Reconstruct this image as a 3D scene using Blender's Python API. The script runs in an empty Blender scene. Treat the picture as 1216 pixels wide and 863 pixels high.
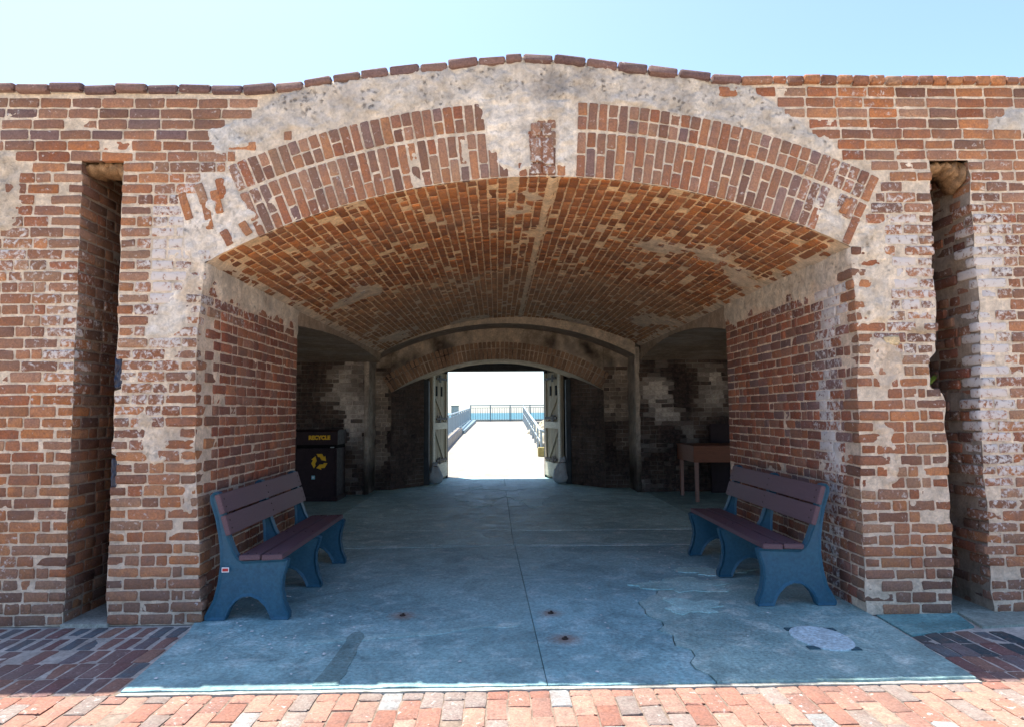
import bpy, bmesh, math, random
import numpy as np
from mathutils import Vector, Matrix, noise as mnoise

sc = bpy.context.scene
COL = sc.collection
R = random.Random(11)

# ------------------------------------------------------------------ camera
PITCH, YAW, ROLL = math.atan(58 / 800), math.atan(18 / 800), math.radians(.4)
CAM = Vector((0, -4.8, 1.44))
FWD = Vector((math.sin(YAW) * math.cos(PITCH), math.cos(YAW) * math.cos(PITCH), math.sin(PITCH)))
RGT = Vector((math.cos(YAW), -math.sin(YAW), 0))
UPV = RGT.cross(FWD)
R2 = RGT * math.cos(ROLL) - UPV * math.sin(ROLL)
U2 = UPV * math.cos(ROLL) + RGT * math.sin(ROLL)
cd = bpy.data.cameras.new('camera')
cd.sensor_width = 36
cd.lens = 800 / 1216 * 36
cd.clip_start, cd.clip_end = .05, 30000
cam = bpy.data.objects.new('camera', cd)
COL.objects.link(cam)
M = Matrix((R2, U2, -FWD)).transposed().to_4x4()
M.translation = CAM
cam.matrix_world = M
sc.camera = cam

# ------------------------------------------------------------------ light
SUN_EL, SUN_AZ = math.radians(69.0), math.radians(-42)      # azimuth from +Y, negative = towards -X (left)
w = bpy.data.worlds.new('World')
sc.world = w
w.use_nodes = True
nt = w.node_tree
sky = nt.nodes.new('ShaderNodeTexSky')
sky.sky_type = 'NISHITA'
sky.sun_disc = False
sky.sun_elevation = SUN_EL
sky.sun_rotation = SUN_AZ
sky.air_density = .85
sky.dust_density = 1.1
sky.ozone_density = 3.5
bg = nt.nodes['Background']
bg.inputs[1].default_value = .13
nt.links.new(sky.outputs[0], bg.inputs[0])
sd = bpy.data.lights.new('sun', 'SUN')
sd.energy = 4.9
sd.angle = math.radians(.5)
sd.color = (1, .95, .86)
so = bpy.data.objects.new('sun', sd)
COL.objects.link(so)
sv = Vector((math.sin(SUN_AZ) * math.cos(SUN_EL), math.cos(SUN_AZ) * math.cos(SUN_EL), math.sin(SUN_EL)))
so.rotation_euler = sv.to_track_quat('Z', 'Y').to_euler()
so.location = sv * 30
vs = sc.view_settings
vs.view_transform = 'Standard'
vs.look = 'None'
vs.gamma = 1
vs.use_curve_mapping = False
vs.exposure = 1.55
cy = sc.cycles
cy.max_bounces = 10
cy.diffuse_bounces = 8
cy.use_denoising = True


# ------------------------------------------------------------------ node helpers
def nmat(name):
    m = bpy.data.materials.new(name)
    m.use_nodes = True
    t = m.node_tree
    b = t.nodes['Principled BSDF']
    return m, t, b


def N(t, kind, **kw):
    n = t.nodes.new(kind)
    for k, v in kw.items():
        setattr(n, k, v)
    return n


def noise_node(t, scale, detail=4, rough=.6, vec=None, dist=0):
    n = N(t, 'ShaderNodeTexNoise')
    n.inputs['Scale'].default_value = scale
    n.inputs['Detail'].default_value = detail
    n.inputs['Roughness'].default_value = rough
    n.inputs['Distortion'].default_value = dist
    if vec is not None:
        t.links.new(vec, n.inputs['Vector'])
    return n.outputs['Fac']


def maprange(t, val, a, b, c, d, smooth=False):
    n = N(t, 'ShaderNodeMapRange')
    if smooth:
        n.interpolation_type = 'SMOOTHSTEP'
    t.links.new(val, n.inputs[0])
    for i, v in enumerate((a, b, c, d)):
        n.inputs[1 + i].default_value = v
    return n.outputs[0]


def mathn(t, op, a, b):
    n = N(t, 'ShaderNodeMath', operation=op)
    for i, v in enumerate((a, b)):
        if isinstance(v, (int, float)):
            n.inputs[i].default_value = v
        else:
            t.links.new(v, n.inputs[i])
    return n.outputs[0]


def mix(t, fac, a, b, mode='MIX'):
    n = N(t, 'ShaderNodeMix', data_type='RGBA', blend_type=mode)
    for i, v in ((0, fac), (6, a), (7, b)):
        if isinstance(v, (int, float)):
            n.inputs[i].default_value = v
        elif isinstance(v, tuple):
            n.inputs[i].default_value = v if len(v) == 4 else v + (1,)
        else:
            t.links.new(v, n.inputs[i])
    return n.outputs[2]


def bump(t, b, h, strength, dist):
    n = N(t, 'ShaderNodeBump')
    n.inputs['Strength'].default_value = strength
    n.inputs['Distance'].default_value = dist
    t.links.new(h, n.inputs['Height'])
    t.links.new(n.outputs[0], b.inputs['Normal'])


def pos_of(t):
    return N(t, 'ShaderNodeNewGeometry').outputs['Position']


def brick_material(name, from_object):
    m, t, b = nmat(name)
    P = pos_of(t)
    if from_object:
        src = N(t, 'ShaderNodeObjectInfo')
        c, al = src.outputs['Color'], src.outputs['Alpha']
    else:
        src = N(t, 'ShaderNodeAttribute', attribute_name='Col')
        c, al = src.outputs['Color'], src.outputs['Alpha']
    n1 = noise_node(t, 70, 5, .7, P)
    n2 = noise_node(t, 17, 4, .6, P)
    n3 = noise_node(t, 230, 3, .7, P)
    c = mix(t, maprange(t, n2, .42, .72, 0, .55), c, (.17, .105, .095))
    g = maprange(t, n1, .3, .7, .62, 1.32)
    c = mix(t, 1.0, c, mixgrey(t, g), 'MULTIPLY')
    pits = maprange(t, n3, .62, .74, 0, .75)
    c = mix(t, pits, c, (.05, .035, .03))
    mpg = N(t, 'ShaderNodeMapping')
    mpg.inputs['Scale'].default_value = (2.6, 2.6, .55)
    t.links.new(P, mpg.inputs['Vector'])
    gr = noise_node(t, 1.3, 6, .68, mpg.outputs[0], .5)
    c = mix(t, maprange(t, gr, .5, .72, 0, .5), c, (.13, .092, .075))
    c = mix(t, maprange(t, noise_node(t, 1.15, 4, .6, P), .46, .7, 0, .14), c, (.44, .32, .22))
    # lime / salt crust: amount carried by the brick, broken up by noise
    s = noise_node(t, 26, 7, .68, P, .4)
    thr = mathn(t, 'ADD', s, mathn(t, 'MULTIPLY', al, .31))
    sm = maprange(t, thr, .64, .78, 0, .82, True)
    c = mix(t, sm, c, (.64, .62, .6))
    t.links.new(c, b.inputs['Base Color'])
    b.inputs['Roughness'].default_value = .88
    b.inputs['Specular IOR Level'].default_value = .25
    h = mathn(t, 'ADD', mathn(t, 'MULTIPLY', n1, 1.0), mathn(t, 'MULTIPLY', n3, .5))
    h = mathn(t, 'ADD', h, mathn(t, 'MULTIPLY', sm, .3))
    bump(t, b, h, .95, .008)
    return m


def mixgrey(t, g):
    n = N(t, 'ShaderNodeCombineColor')
    for i in range(3):
        t.links.new(g, n.inputs[i])
    return n.outputs[0]


def mortar_material(name):
    """vertex colour rgb, alpha = how stone-like / pitted the plaster is"""
    m, t, b = nmat(name)
    P = pos_of(t)
    src = N(t, 'ShaderNodeAttribute', attribute_name='Col')
    c = src.outputs['Color']
    n1 = noise_node(t, 9, 6, .65, P, .3)
    n2 = noise_node(t, 42, 6, .7, P, .5)
    n3 = noise_node(t, 190, 4, .7, P)
    c = mix(t, 1.0, c, mixgrey(t, maprange(t, n1, .3, .7, .66, 1.28)), 'MULTIPLY')
    c = mix(t, 1.0, c, mixgrey(t, maprange(t, n2, .3, .7, .72, 1.25)), 'MULTIPLY')
    mpg = N(t, 'ShaderNodeMapping')
    mpg.inputs['Scale'].default_value = (2.6, 2.6, .55)
    t.links.new(P, mpg.inputs['Vector'])
    gr = noise_node(t, 1.3, 6, .68, mpg.outputs[0], .5)
    c = mix(t, maprange(t, gr, .5, .72, 0, .4), c, (.24, .19, .15))
    c = mix(t, maprange(t, noise_node(t, 1.15, 4, .6, P), .46, .7, 0, .3), c, (.66, .6, .53))
    v = N(t, 'ShaderNodeTexVoronoi', feature='F1')
    v.inputs['Scale'].default_value = 21
    t.links.new(P, v.inputs['Vector'])
    clus = maprange(t, noise_node(t, 5.5, 3, .5, P), .45, .6, 0, 1)
    pit = mathn(t, 'MULTIPLY', maprange(t, mathn(t, 'ADD', v.outputs['Distance'], mathn(t, 'MULTIPLY', mathn(t, 'SUBTRACT', n2, .5), 1.3)), .1, .3, 1, 0), clus)
    pit = mathn(t, 'MULTIPLY', pit, src.outputs['Alpha'])
    c = mix(t, mathn(t, 'MULTIPLY', pit, .62), c, (.09, .08, .075))
    stain = mathn(t, 'MULTIPLY', maprange(t, noise_node(t, 3.3, 4, .6, P), .5, .68, 0, .62), src.outputs['Alpha'])
    c = mix(t, stain, c, (.2, .185, .17))
    t.links.new(c, b.inputs['Base Color'])
    b.inputs['Roughness'].default_value = .95
    b.inputs['Specular IOR Level'].default_value = .15
    h = mathn(t, 'ADD', mathn(t, 'MULTIPLY', n2, 1.0), mathn(t, 'MULTIPLY', n3, .5))
    h = mathn(t, 'SUBTRACT', h, mathn(t, 'MULTIPLY', pit, .6))
    bump(t, b, h, .9, .02)
    return m


def simple(name, col, rough=.6, var=.25, scale=20, bumpd=.002, spec=.4, metal=0, col2=None, stretch=None):
    m, t, b = nmat(name)
    tc = N(t, 'ShaderNodeTexCoord').outputs['Object']
    if stretch:
        mp = N(t, 'ShaderNodeMapping')
        mp.inputs['Scale'].default_value = stretch
        t.links.new(tc, mp.inputs['Vector'])
        tc = mp.outputs[0]
    n1 = noise_node(t, scale, 5, .65, tc, .2)
    n2 = noise_node(t, scale * 6, 4, .65, tc)
    c = mix(t, maprange(t, n1, .35, .68, 0, 1), col, col2 or tuple(x * (1 - var) for x in col))
    c = mix(t, 1.0, c, mixgrey(t, maprange(t, n2, .3, .7, 1 - var * .6, 1 + var * .6)), 'MULTIPLY')
    t.links.new(c, b.inputs['Base Color'])
    b.inputs['Roughness'].default_value = rough
    t.links.new(maprange(t, n1, .3, .7, max(.05, rough - .1), min(1, rough + .12)), b.inputs['Roughness'])
    b.inputs['Specular IOR Level'].default_value = spec
    b.inputs['Metallic'].default_value = metal
    if bumpd:
        bump(t, b, n2, .5, bumpd)
    return m


def concrete_material(name, c1, c2, light, rust=(), wet=False):
    m, t, b = nmat(name)
    P = pos_of(t)
    a = noise_node(t, .9, 5, .6, P, .6)
    d = noise_node(t, 5, 6, .68, P, .4)
    e = noise_node(t, 46, 5, .72, P)
    g = noise_node(t, 210, 3, .7, P)
    oi = N(t, 'ShaderNodeObjectInfo')
    c = mix(t, maprange(t, a, .35, .65, 0, 1), c1, c2)
    c = mix(t, maprange(t, d, .5, .7, 0, .6), c, light)
    c = mix(t, maprange(t, noise_node(t, 2.1, 7, .72, P, 1.2), .47, .62, 0, .55), c, tuple(x * .62 for x in c2))
    c = mix(t, maprange(t, d, .25, .42, .45, 0), c, tuple(x * .45 for x in c2))
    c = mix(t, 1.0, c, mixgrey(t, maprange(t, e, .3, .7, .6, 1.36)), 'MULTIPLY')
    c = mix(t, 1.0, c, mixgrey(t, maprange(t, oi.outputs['Random'], 0, 1, .86, 1.12)), 'MULTIPLY')
    c = mix(t, 1.0, c, oi.outputs['Color'], 'MULTIPLY')
    c = mix(t, maprange(t, g, .66, .76, 0, .5), c, (.06, .07, .075))
    # long pale scuff lines
    mp = N(t, 'ShaderNodeMapping')
    mp.inputs['Rotation'].default_value = (0, 0, .5)
    mp.inputs['Scale'].default_value = (.35, 6, 1)
    t.links.new(P, mp.inputs['Vector'])
    sc_ = noise_node(t, 1.5, 6, .7, mp.outputs[0], .3)
    c = mix(t, maprange(t, sc_, .6, .72, 0, .4), c, light)
    for (x, y, r) in rust:
        cmb = N(t, 'ShaderNodeVectorMath', operation='DISTANCE')
        t.links.new(P, cmb.inputs[0])
        cmb.inputs[1].default_value = (x, y, .015)
        dd = mathn(t, 'ADD', cmb.outputs['Value'], mathn(t, 'MULTIPLY', e, r * .6))
        c = mix(t, maprange(t, dd, r * .35, r * 1.3, .7, 0, True), c, (.26, .13, .08))
    t.links.new(c, b.inputs['Base Color'])
    t.links.new(maprange(t, d, .3, .7, .42 if wet else .6, .85), b.inputs['Roughness'])
    b.inputs['Specular IOR Level'].default_value = .35
    h = mathn(t, 'ADD', e, mathn(t, 'MULTIPLY', g, .5))
    h = mathn(t, 'ADD', h, mathn(t, 'MULTIPLY', d, .8))
    bump(t, b, h, .55, .008)
    return m


BRICK_O = brick_material('brick_clay', True)
BRICK_V = brick_material('brick_clay_joined', False)
MORTAR = mortar_material('lime_mortar')
RUST = [(-.676, .095, .15), (.374, .106, .13), (.42, -.445, .15)]
SLAB = concrete_material('floor_concrete', (.27, .465, .485), (.175, .325, .35), (.58, .7, .68), RUST, True)
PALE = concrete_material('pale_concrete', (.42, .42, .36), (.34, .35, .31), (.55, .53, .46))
RAMPM = concrete_material('ramp_concrete', (.26, .23, .19), (.22, .195, .16), (.31, .28, .23))
M_PURPLE = simple('purple_plastic_lumber', (.085, .047, .06), .55, .2, 5, .0012, .22, col2=(.13, .085, .1), stretch=(30, 1.2, 30))
M_BLUE = simple('blue_moulded_plastic', (.016, .08, .135), .5, .3, 7, .0015, .3, col2=(.03, .1, .15))
M_BIN = simple('dark_brown_plastic', (.022, .01, .014), .55, .25, 14, .001, .25)
M_BLACK = simple('opening_shade_black', (.006, .006, .007), .9, .2, 14, 0, .1)  # near-black fill paints the darkness inside openings
M_YEL = simple('yellow_print', (.72, .42, .02), .6, .12, 30, 0, .3)
M_WHITE = simple('white_print', (.72, .74, .76), .5, .06, 30, 0, .3)
M_RED = simple('red_print', (.42, .03, .03), .5, .1, 30, 0, .3)
M_CYAN = simple('blue_print', (.2, .5, .6), .5, .1, 30, 0, .3)
M_TABLE = simple('brown_table_wood', (.23, .085, .045), .5, .3, 5, .001, .4, stretch=(1, 8, 12))
M_LEG = simple('pale_table_leg', (.3, .17, .14), .55, .2, 8, .001, .4)
M_DOORW = simple('weathered_grey_wood', (.4, .34, .25), .8, .35, 6, .003, .2, col2=(.22, .18, .13), stretch=(14, 14, .8))
M_DOORP = simple('pale_painted_wood', (.58, .53, .43), .7, .25, 7, .002, .25, stretch=(1, 8, 6))
M_FRAME = simple('dark_door_frame', (.04, .05, .06), .6, .3, 8, .001, .3)
M_IRON = simple('rusty_iron', (.05, .035, .03), .7, .4, 30, .002, .3)
M_BAG = simple('sandbag_cloth', (.5, .53, .55), .9, .25, 14, .004, .1)
M_RAIL = simple('white_metal_rail', (.3, .36, .38), .5, .12, 10, 0, .3)
M_RAILB = simple('blue_grey_metal_rail', (.15, .22, .245), .55, .12, 10, 0, .2)
M_ROCK = simple('pale_rock', (.42, .38, .28), .9, .4, 6, .02, .2)
M_LEAF = simple('fern_green', (.07, .13, .015), .6, .4, 30, .001, .3)
M_TARP = simple('dark_blue_plastic_sheet', (.008, .018, .05), .35, .5, 60, .004, .5)
M_DEBRIS = simple('white_flakes', (.6, .62, .62), .8, .2, 40, 0, .2)


# ------------------------------------------------------------------ object helpers
def link(o, parent=None):
    COL.objects.link(o)
    if parent is not None:
        o.parent = parent
    return o


def thing(name, label, cat, loc=(0, 0, 0), rz=0, group=None):
    o = bpy.data.objects.new(name, None)
    o.empty_display_size = .2
    link(o)
    o.location = loc
    o.rotation_euler = (0, 0, rz)
    o['label'] = label
    o['category'] = cat
    if group:
        o['group'] = group
    return o


def struct(name):
    o = bpy.data.objects.new(name, None)
    link(o)
    o['kind'] = 'structure'
    return o


def mobj(name, me, mat, parent=None):
    o = bpy.data.objects.new(name, me)
    if mat is not None and not me.materials:
        me.materials.append(mat)
    return link(o, parent)


def smooth(me, on=True):
    me.polygons.foreach_set('use_smooth', [on] * len(me.polygons))
    return me


def bm_obj(name, bm, mat, parent=None, sm=False, bev=0, seg=2):
    if bev:
        bmesh.ops.bevel(bm, geom=[e for e in bm.edges if len(e.link_faces) == 2 and e.calc_face_angle(0) > .5],
                        offset=bev, segments=seg, affect='EDGES', clamp_overlap=True)
    bmesh.ops.recalc_face_normals(bm, faces=bm.faces)
    me = bpy.data.meshes.new(name)
    bm.to_mesh(me)
    bm.free()
    if sm:
        smooth(me)
    return mobj(name, me, mat, parent)


def box(bm, x0, x1, y0, y1, z0, z1, mat=None):
    r = bmesh.ops.create_cube(bm, size=1)
    for v in r['verts']:
        v.co = Vector((x0 + (v.co.x + .5) * (x1 - x0), y0 + (v.co.y + .5) * (y1 - y0), z0 + (v.co.z + .5) * (z1 - z0)))
        if mat is not None:
            v.co = mat @ v.co
    return r['verts']


def box_obj(name, dims, mat, parent=None, bev=0, mtx=None):
    bm = bmesh.new()
    box(bm, *dims, mat=mtx)
    return bm_obj(name, bm, mat, parent, bev=bev)


def tube(bm, a, b, r, n=8):
    a, b = Vector(a), Vector(b)
    d = b - a
    q = d.to_track_quat('Z', 'Y').to_matrix().to_4x4()
    q.translation = (a + b) / 2
    bmesh.ops.create_cone(bm, cap_ends=True, segments=n, radius1=r, radius2=r, depth=d.length, matrix=q)


def prism(bm, pts, axis, a, b):
    """pts 2d polygon; axis 'y': pts are (x,z) extruded y a..b ; 'z': (x,y)"""
    def mk(p, h):
        return (p[0], h, p[1]) if axis == 'y' else (p[0], p[1], h)
    va = [bm.verts.new(mk(p, a)) for p in pts]
    vb = [bm.verts.new(mk(p, b)) for p in pts]
    fs = [bm.faces.new(va), bm.faces.new(vb[::-1])]
    for i in range(len(pts)):
        j = (i + 1) % len(pts)
        fs.append(bm.faces.new((va[j], va[i], vb[i], vb[j])))
    return fs


def fbm(x, y, z, o=3):
    return mnoise.fractal((x, y, z), .9, 2.1, o)


def grid_mesh(name, V, C, mat, parent, flip=False):
    """V (nu,nv,3) C (nu,nv,4)"""
    nu, nv = V.shape[:2]
    idx = np.arange(nu * nv).reshape(nu, nv)
    f = np.stack([idx[:-1, :-1], idx[1:, :-1], idx[1:, 1:], idx[:-1, 1:]], -1).reshape(-1, 4)
    if flip:
        f = f[:, ::-1]
    me = bpy.data.meshes.new(name)
    me.from_pydata(V.reshape(-1, 3).tolist(), [], f.tolist())
    at = me.color_attributes.new('Col', 'FLOAT_COLOR', 'POINT')
    at.data.foreach_set('color', C.reshape(-1).astype(np.float32))
    smooth(me)
    return mobj(name, me, mat, parent)


def sdf(poly, X, Z):
    """signed distance, negative inside (numpy)"""
    P = np.array(poly, float)
    d = np.full(X.shape, 1e9)
    ins = np.zeros(X.shape, bool)
    n = len(P)
    for i in range(n):
        ax, az = P[i]
        bx, bz = P[(i + 1) % n]
        ex, ez = bx - ax, bz - az
        wx, wz = X - ax, Z - az
        tt = np.clip((wx * ex + wz * ez) / (ex * ex + ez * ez + 1e-12), 0, 1)
        d = np.minimum(d, np.hypot(wx - ex * tt, wz - ez * tt))
        c = (az > Z) != (bz > Z)
        with np.errstate(divide='ignore', invalid='ignore'):
            xi = ax + (Z - az) / (ez if abs(ez) > 1e-9 else 1e-9) * ex
        ins ^= c & (X < xi)
    return np.where(ins, -d, d)


def sstep(a, b, x):
    t = np.clip((x - a) / (b - a), 0, 1)
    return t * t * (3 - 2 * t)


# ------------------------------------------------------------------ brick kit
def facing_mesh(L, H, D, seed):
    """a worn brick seen on one face: front at y=0, body to y=D (52 triangles)"""
    r = random.Random(seed)
    cu = [0, .03 * .222 / L, .5 + r.uniform(-.18, .18), 1 - .03 * .222 / L, 1]
    cv = [0, .11, .89, 1]
    vs_, fs_ = [], []
    for j, v in enumerate(cv):
        for i, u in enumerate(cu):
            edge = i in (0, 4) or j in (0, 3)
            corner = i in (0, 4) and j in (0, 3)
            x = (u - .5) * L + r.uniform(-.003, .003)
            z = (v - .5) * H + r.uniform(-.003, .003)
            y = r.uniform(-.0018, .0018)
            if edge:
                y += .0028 + r.uniform(0, .002)
            if corner:
                k = r.uniform(.82, .96)
                x *= 1 - (1 - k) * .25
                z *= k
                y += .004
                if r.random() < .34:
                    x *= .95
                    z *= .75
                    y += .006
            vs_.append((x, y, z))
    for j in range(3):
        for i in range(4):
            a = j * 5 + i
            fs_.append((a, a + 1, a + 6, a + 5))
    ring = [0, 1, 2, 3, 4, 9, 14, 19, 18, 17, 16, 15, 10, 5]
    base = len(vs_)
    for k in ring:
        x, y, z = vs_[k]
        vs_.append((x, D, z))
    n = len(ring)
    for k in range(n):
        a, b_ = ring[k], ring[(k + 1) % n]
        fs_.append((b_, a, base + k, base + (k + 1) % n))
    return vs_, fs_


def quoin_mesh(L, D, H, seed):
    """a whole worn brick: rounded and slightly lumpy on every side"""
    r = random.Random(seed)
    bm = bmesh.new()
    bmesh.ops.create_cube(bm, size=1)
    bmesh.ops.subdivide_edges(bm, edges=bm.edges, cuts=2, use_grid_fill=True)
    dims = (L, D, H)
    ins = (.014, .014, .012)
    chip = set(r.sample(range(8), 2))
    for v in bm.verts:
        n_out = sum(1 for c in v.co if abs(c) > .45)
        oct_ = (v.co.x > 0) + 2 * (v.co.y > 0) + 4 * (v.co.z > 0)
        pull = (0, 0, r.uniform(.0025, .0055), r.uniform(.006, .009) + (.008 if oct_ in chip else 0))[n_out]
        co = []
        for c, d, i_ in zip(v.co, dims, ins):
            if abs(c) > .45:
                co.append(math.copysign(d / 2 - pull, c))
            else:
                co.append(math.copysign(d / 2 - i_, c))
        v.co = Vector(co) + Vector((r.uniform(-1, 1), r.uniform(-1, 1), r.uniform(-1, 1))) * .0017
    vs_ = [tuple(v.co) for v in bm.verts]
    bm.verts.index_update()
    fs_ = [tuple(v.index for v in f.verts) for f in bm.faces]
    bm.free()
    return vs_, fs_


KIT = {'s': [], 'h': [], 'q': []}
for k in range(12):
    KIT['s'].append((facing_mesh(.212, .066, .04, 100 + k), .212, .066))
    KIT['h'].append((facing_mesh(.102, .066, .04, 200 + k), .102, .066))
    KIT['q'].append((quoin_mesh(.212, .102, .066, 300 + k), .212, .066))
KITME = {}
for kk, lst in KIT.items():
    for i, ((v, f), L, H) in enumerate(lst):
        me = bpy.data.meshes.new('brick')
        me.from_pydata(v, [], f)
        smooth(me)
        me.set_sharp_from_angle(angle=math.radians(42))
        me.materials.append(BRICK_O)
        KITME[kk, i] = me
KITNP = {(kk, i): (np.array(v), f) for kk, lst in KIT.items() for i, ((v, f), L, H) in enumerate(lst)}

WALLS = {}          # thing -> list of (matrix, kind, idx, colour, normal)


def add_brick(th, c, U, Nn, V, l, h, col, kind=None, d=None, proud=0, tilt=1.0):
    """one facing brick: centre c on the face plane, axes U (length) V (height) Nn (outward)"""
    if kind is None:
        kind = 's' if l > .15 else 'h'
    i = R.randrange(12)
    L0 = .102 if kind == 'h' else .212
    rot = Matrix.Rotation(R.gauss(0, .007) * tilt, 3, 'Y') @ Matrix.Rotation(R.gauss(0, .012) * tilt, 3, 'X') @ Matrix.Rotation(R.gauss(0, .012) * tilt, 3, 'Z')
    B = Matrix((U, -Nn, V)).transposed() @ rot
    S = Matrix.Diagonal((l / L0 * (R.choice((1, -1)) if False else 1), (d / .102 if d else 1), h / .066))
    m = (B @ S).to_4x4()
    m.translation = c + Nn * proud
    WALLS.setdefault(th, []).append((m, kind, i, col, Nn.copy(), l * h))


def flush_walls():
    for th, lst in WALLS.items():
        score = []
        for k, (m, kind, i, col, Nn, a) in enumerate(lst):
            v = m.translation - CAM
            fw = v.dot(FWD)
            s = 0
            if fw > .3:
                px, py = v.dot(R2) / fw, v.dot(U2) / fw
                facing = -Nn.dot(v.normalized())
                if kind == 'q':
                    facing = max(facing, .6)
                if abs(px) < .775 and abs(py) < .552 and facing > .02:
                    s = a * facing / v.length_squared
            if s:
                score.append((s, k))
        score.sort(reverse=True)
        keep = set(k for s, k in score[:th.get('n_parts', 296)])
        if 'n_parts' in th:
            del th['n_parts']
        VS, FS, CS, off = [], [], [], 0
        for k, (m, kind, i, col, Nn, a) in enumerate(lst):
            if k in keep:
                o = bpy.data.objects.new('brick', KITME[kind, i])
                o.color = col
                COL.objects.link(o)
                o.parent = th
                o.matrix_local = m
            else:
                nv, nf = KITNP[kind, i]
                mm = np.array(m)
                VS.append(nv @ mm[:3, :3].T + mm[:3, 3])
                FS.extend([tuple(x + off for x in f) for f in nf])
                CS.append(np.tile(np.array(col), (len(nv), 1)))
                off += len(nv)
        if VS:
            me = bpy.data.meshes.new('bricks')
            me.from_pydata(np.concatenate(VS).tolist(), [], FS)
            at = me.color_attributes.new('Col', 'FLOAT_COLOR', 'POINT')
            at.data.foreach_set('color', np.concatenate(CS).reshape(-1).astype(np.float32))
            smooth(me)
            me.set_sharp_from_angle(angle=math.radians(42))
            o = mobj('bricks', me, BRICK_V, th)
            o['kind'] = 'stuff'


def toward(lst, mean, k):
    return [tuple((a * (1 - k) + b * k) * t for a, b, t in zip(c, mean, (.8, .69, .63))) for c in lst]


PAL = toward([(.39, .19, .105), (.42, .205, .11), (.34, .165, .092), (.45, .24, .13), (.31, .165, .11),
              (.22, .12, .085), (.37, .225, .155), (.47, .255, .13), (.35, .145, .075), (.41, .28, .19)], (.38, .195, .11), .05)
PAL_OR = toward([(.48, .22, .095), (.52, .255, .115), (.41, .175, .08), (.46, .235, .115), (.33, .155, .085)], (.45, .21, .1), .05)
PAL_GR = toward([(.35, .21, .145), (.28, .17, .12), (.41, .26, .18), (.24, .15, .115), (.38, .21, .13)], (.34, .2, .135), .05)
PAL_RED = toward([(.28, .1, .06), (.33, .125, .07), (.24, .088, .058), (.2, .095, .075), (.36, .155, .085), (.3, .16, .115)], (.29, .115, .07), .05)
PAL_RED = [(a * 1.25, b * 1.3, c * 1.3) for a, b, c in PAL_RED]
PAL_VAULT = toward([(.58, .26, .09), (.5, .205, .07), (.62, .3, .12), (.42, .175, .07), (.52, .26, .12), (.32, .14, .06)], (.52, .23, .09), .2)


def blob(x, z, cx, cz, rx, rz):
    return math.exp(-((x - cx) / rx) ** 2 - ((z - cz) / rz) ** 2)


def salt_front(x, z):
    s = .12 + .35 * max(0, fbm(x * 1.3 + 7, 3.1, z * 1.3))
    s += 1.1 * blob(x, z, -2.3, 2.45, .25, .55) + .4 * blob(x, z, -2.5, 1.5, .3, .4) + .5 * blob(x, z, -3.05, 2.05, .18, .45)
    s += 1.15 * blob(x, z, 3.05, 2.55, .17, .45) + .35 * blob(x, z, 2.95, 2.0, .3, .3)
    s += 1.0 * blob(x, z, 3.6, 1.9, .13, .9) + .35 * blob(x, z, 3.62, .9, .12, .9) + .35 * blob(x, z, 3.7, 2.7, .3, .3)
    s += .4 * blob(x, z, -3.5, 2.6, .25, .35) + .7 * blob(x, z, -1.9, 3.05, .25, .2) + .6 * blob(x, z, 2.45, 2.95, .25, .3)
    return min(1, s)


def front_colour(x, z):
    w = fbm(x * .9, 8.2, z * .9) * .5
    lo = sstep(2.2, .9, z + w * .6)
    if z > 3.45 and x < 1:
        c = R.choice(PAL_GR + [(.18, .11, .1), (.15, .095, .095), (.22, .14, .125)])
    elif z > 3.3:
        c = R.choice(PAL + PAL_OR + PAL_GR)
    elif R.random() < .25 + .55 * lo - w * .5:
        c = R.choice(PAL_OR + PAL)
    else:
        c = R.choice(PAL_GR + PAL)
    k = R.uniform(.8, 1.18)
    if z < .35:
        c = tuple(a * .6 + b * .4 for a, b in zip(c, (.25, .165, .13)))
        k *= .88
    return (c[0] * k, c[1] * k, c[2] * k, salt_front(x, z))


def sizes(total, row, rng, style='english'):
    """brick lengths that fill one course"""
    out, x, J = [], 0, .0125
    first = True
    while x < total - .03:
        if style == 'stretch':
            l = .212
            if first and row % 2:
                l = .102
        elif style == 'english':
            l = .212 if row % 2 == 0 else .102
            if rng.random() < .18:
                l = .314 - l
            if first and row % 4 == 2:
                l = .155
        elif style == 'vault':
            l = .212 if rng.random() < (.5 if row % 3 == 0 else .14) else .102
        else:
            l = .212 if (len(out) + row) % 2 == 0 else .102
            if rng.random() < .25:
                l = .314 - l
        first = False
        l *= rng.uniform(.93, 1.06)
        if x + l > total - .05:
            l = total - x
        out.append((x, x + l))
        x += l + J
    return out


def rect_bricks(th, O, U, Nn, V, u0, u1, row, v0, v1, colfn, style='english', keep=None, proudfn=None, tilt=1.0):
    O, U, Nn, V = Vector(O), Vector(U), Vector(Nn), Vector(V)
    for a, b in sizes(u1 - u0, row, R, style):
        a, b = u0 + a, u0 + b
        va, vb = v0 + R.gauss(0, .0015), v1 + R.gauss(0, .0015)
        if keep:
            k = keep(a, b, va, vb)
            if k is None:
                continue
            a, b = k
        c = O + U * ((a + b) / 2) + V * ((va + vb) / 2)
        pr = R.gauss(.0005, .002) - (.003 if R.random() < .08 else 0)
        if proudfn:
            pr += proudfn((a + b) / 2, (va + vb) / 2)
        add_brick(th, c, U, Nn, V, b - a, vb - va, colfn((a + b) / 2, (va + vb) / 2), proud=pr, tilt=tilt)


def quoin(th, x0, x1, y0, y1, z0, z1, col):
    """corner brick as a whole box"""
    c = Vector(((x0 + x1) / 2, (y0 + y1) / 2, (z0 + z1) / 2))
    add_brick(th, c, Vector((1, 0, 0)), Vector((0, -1, 0)), Vector((0, 0, 1)), x1 - x0, z1 - z0, col, kind='q', d=y1 - y0, proud=0)


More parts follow.
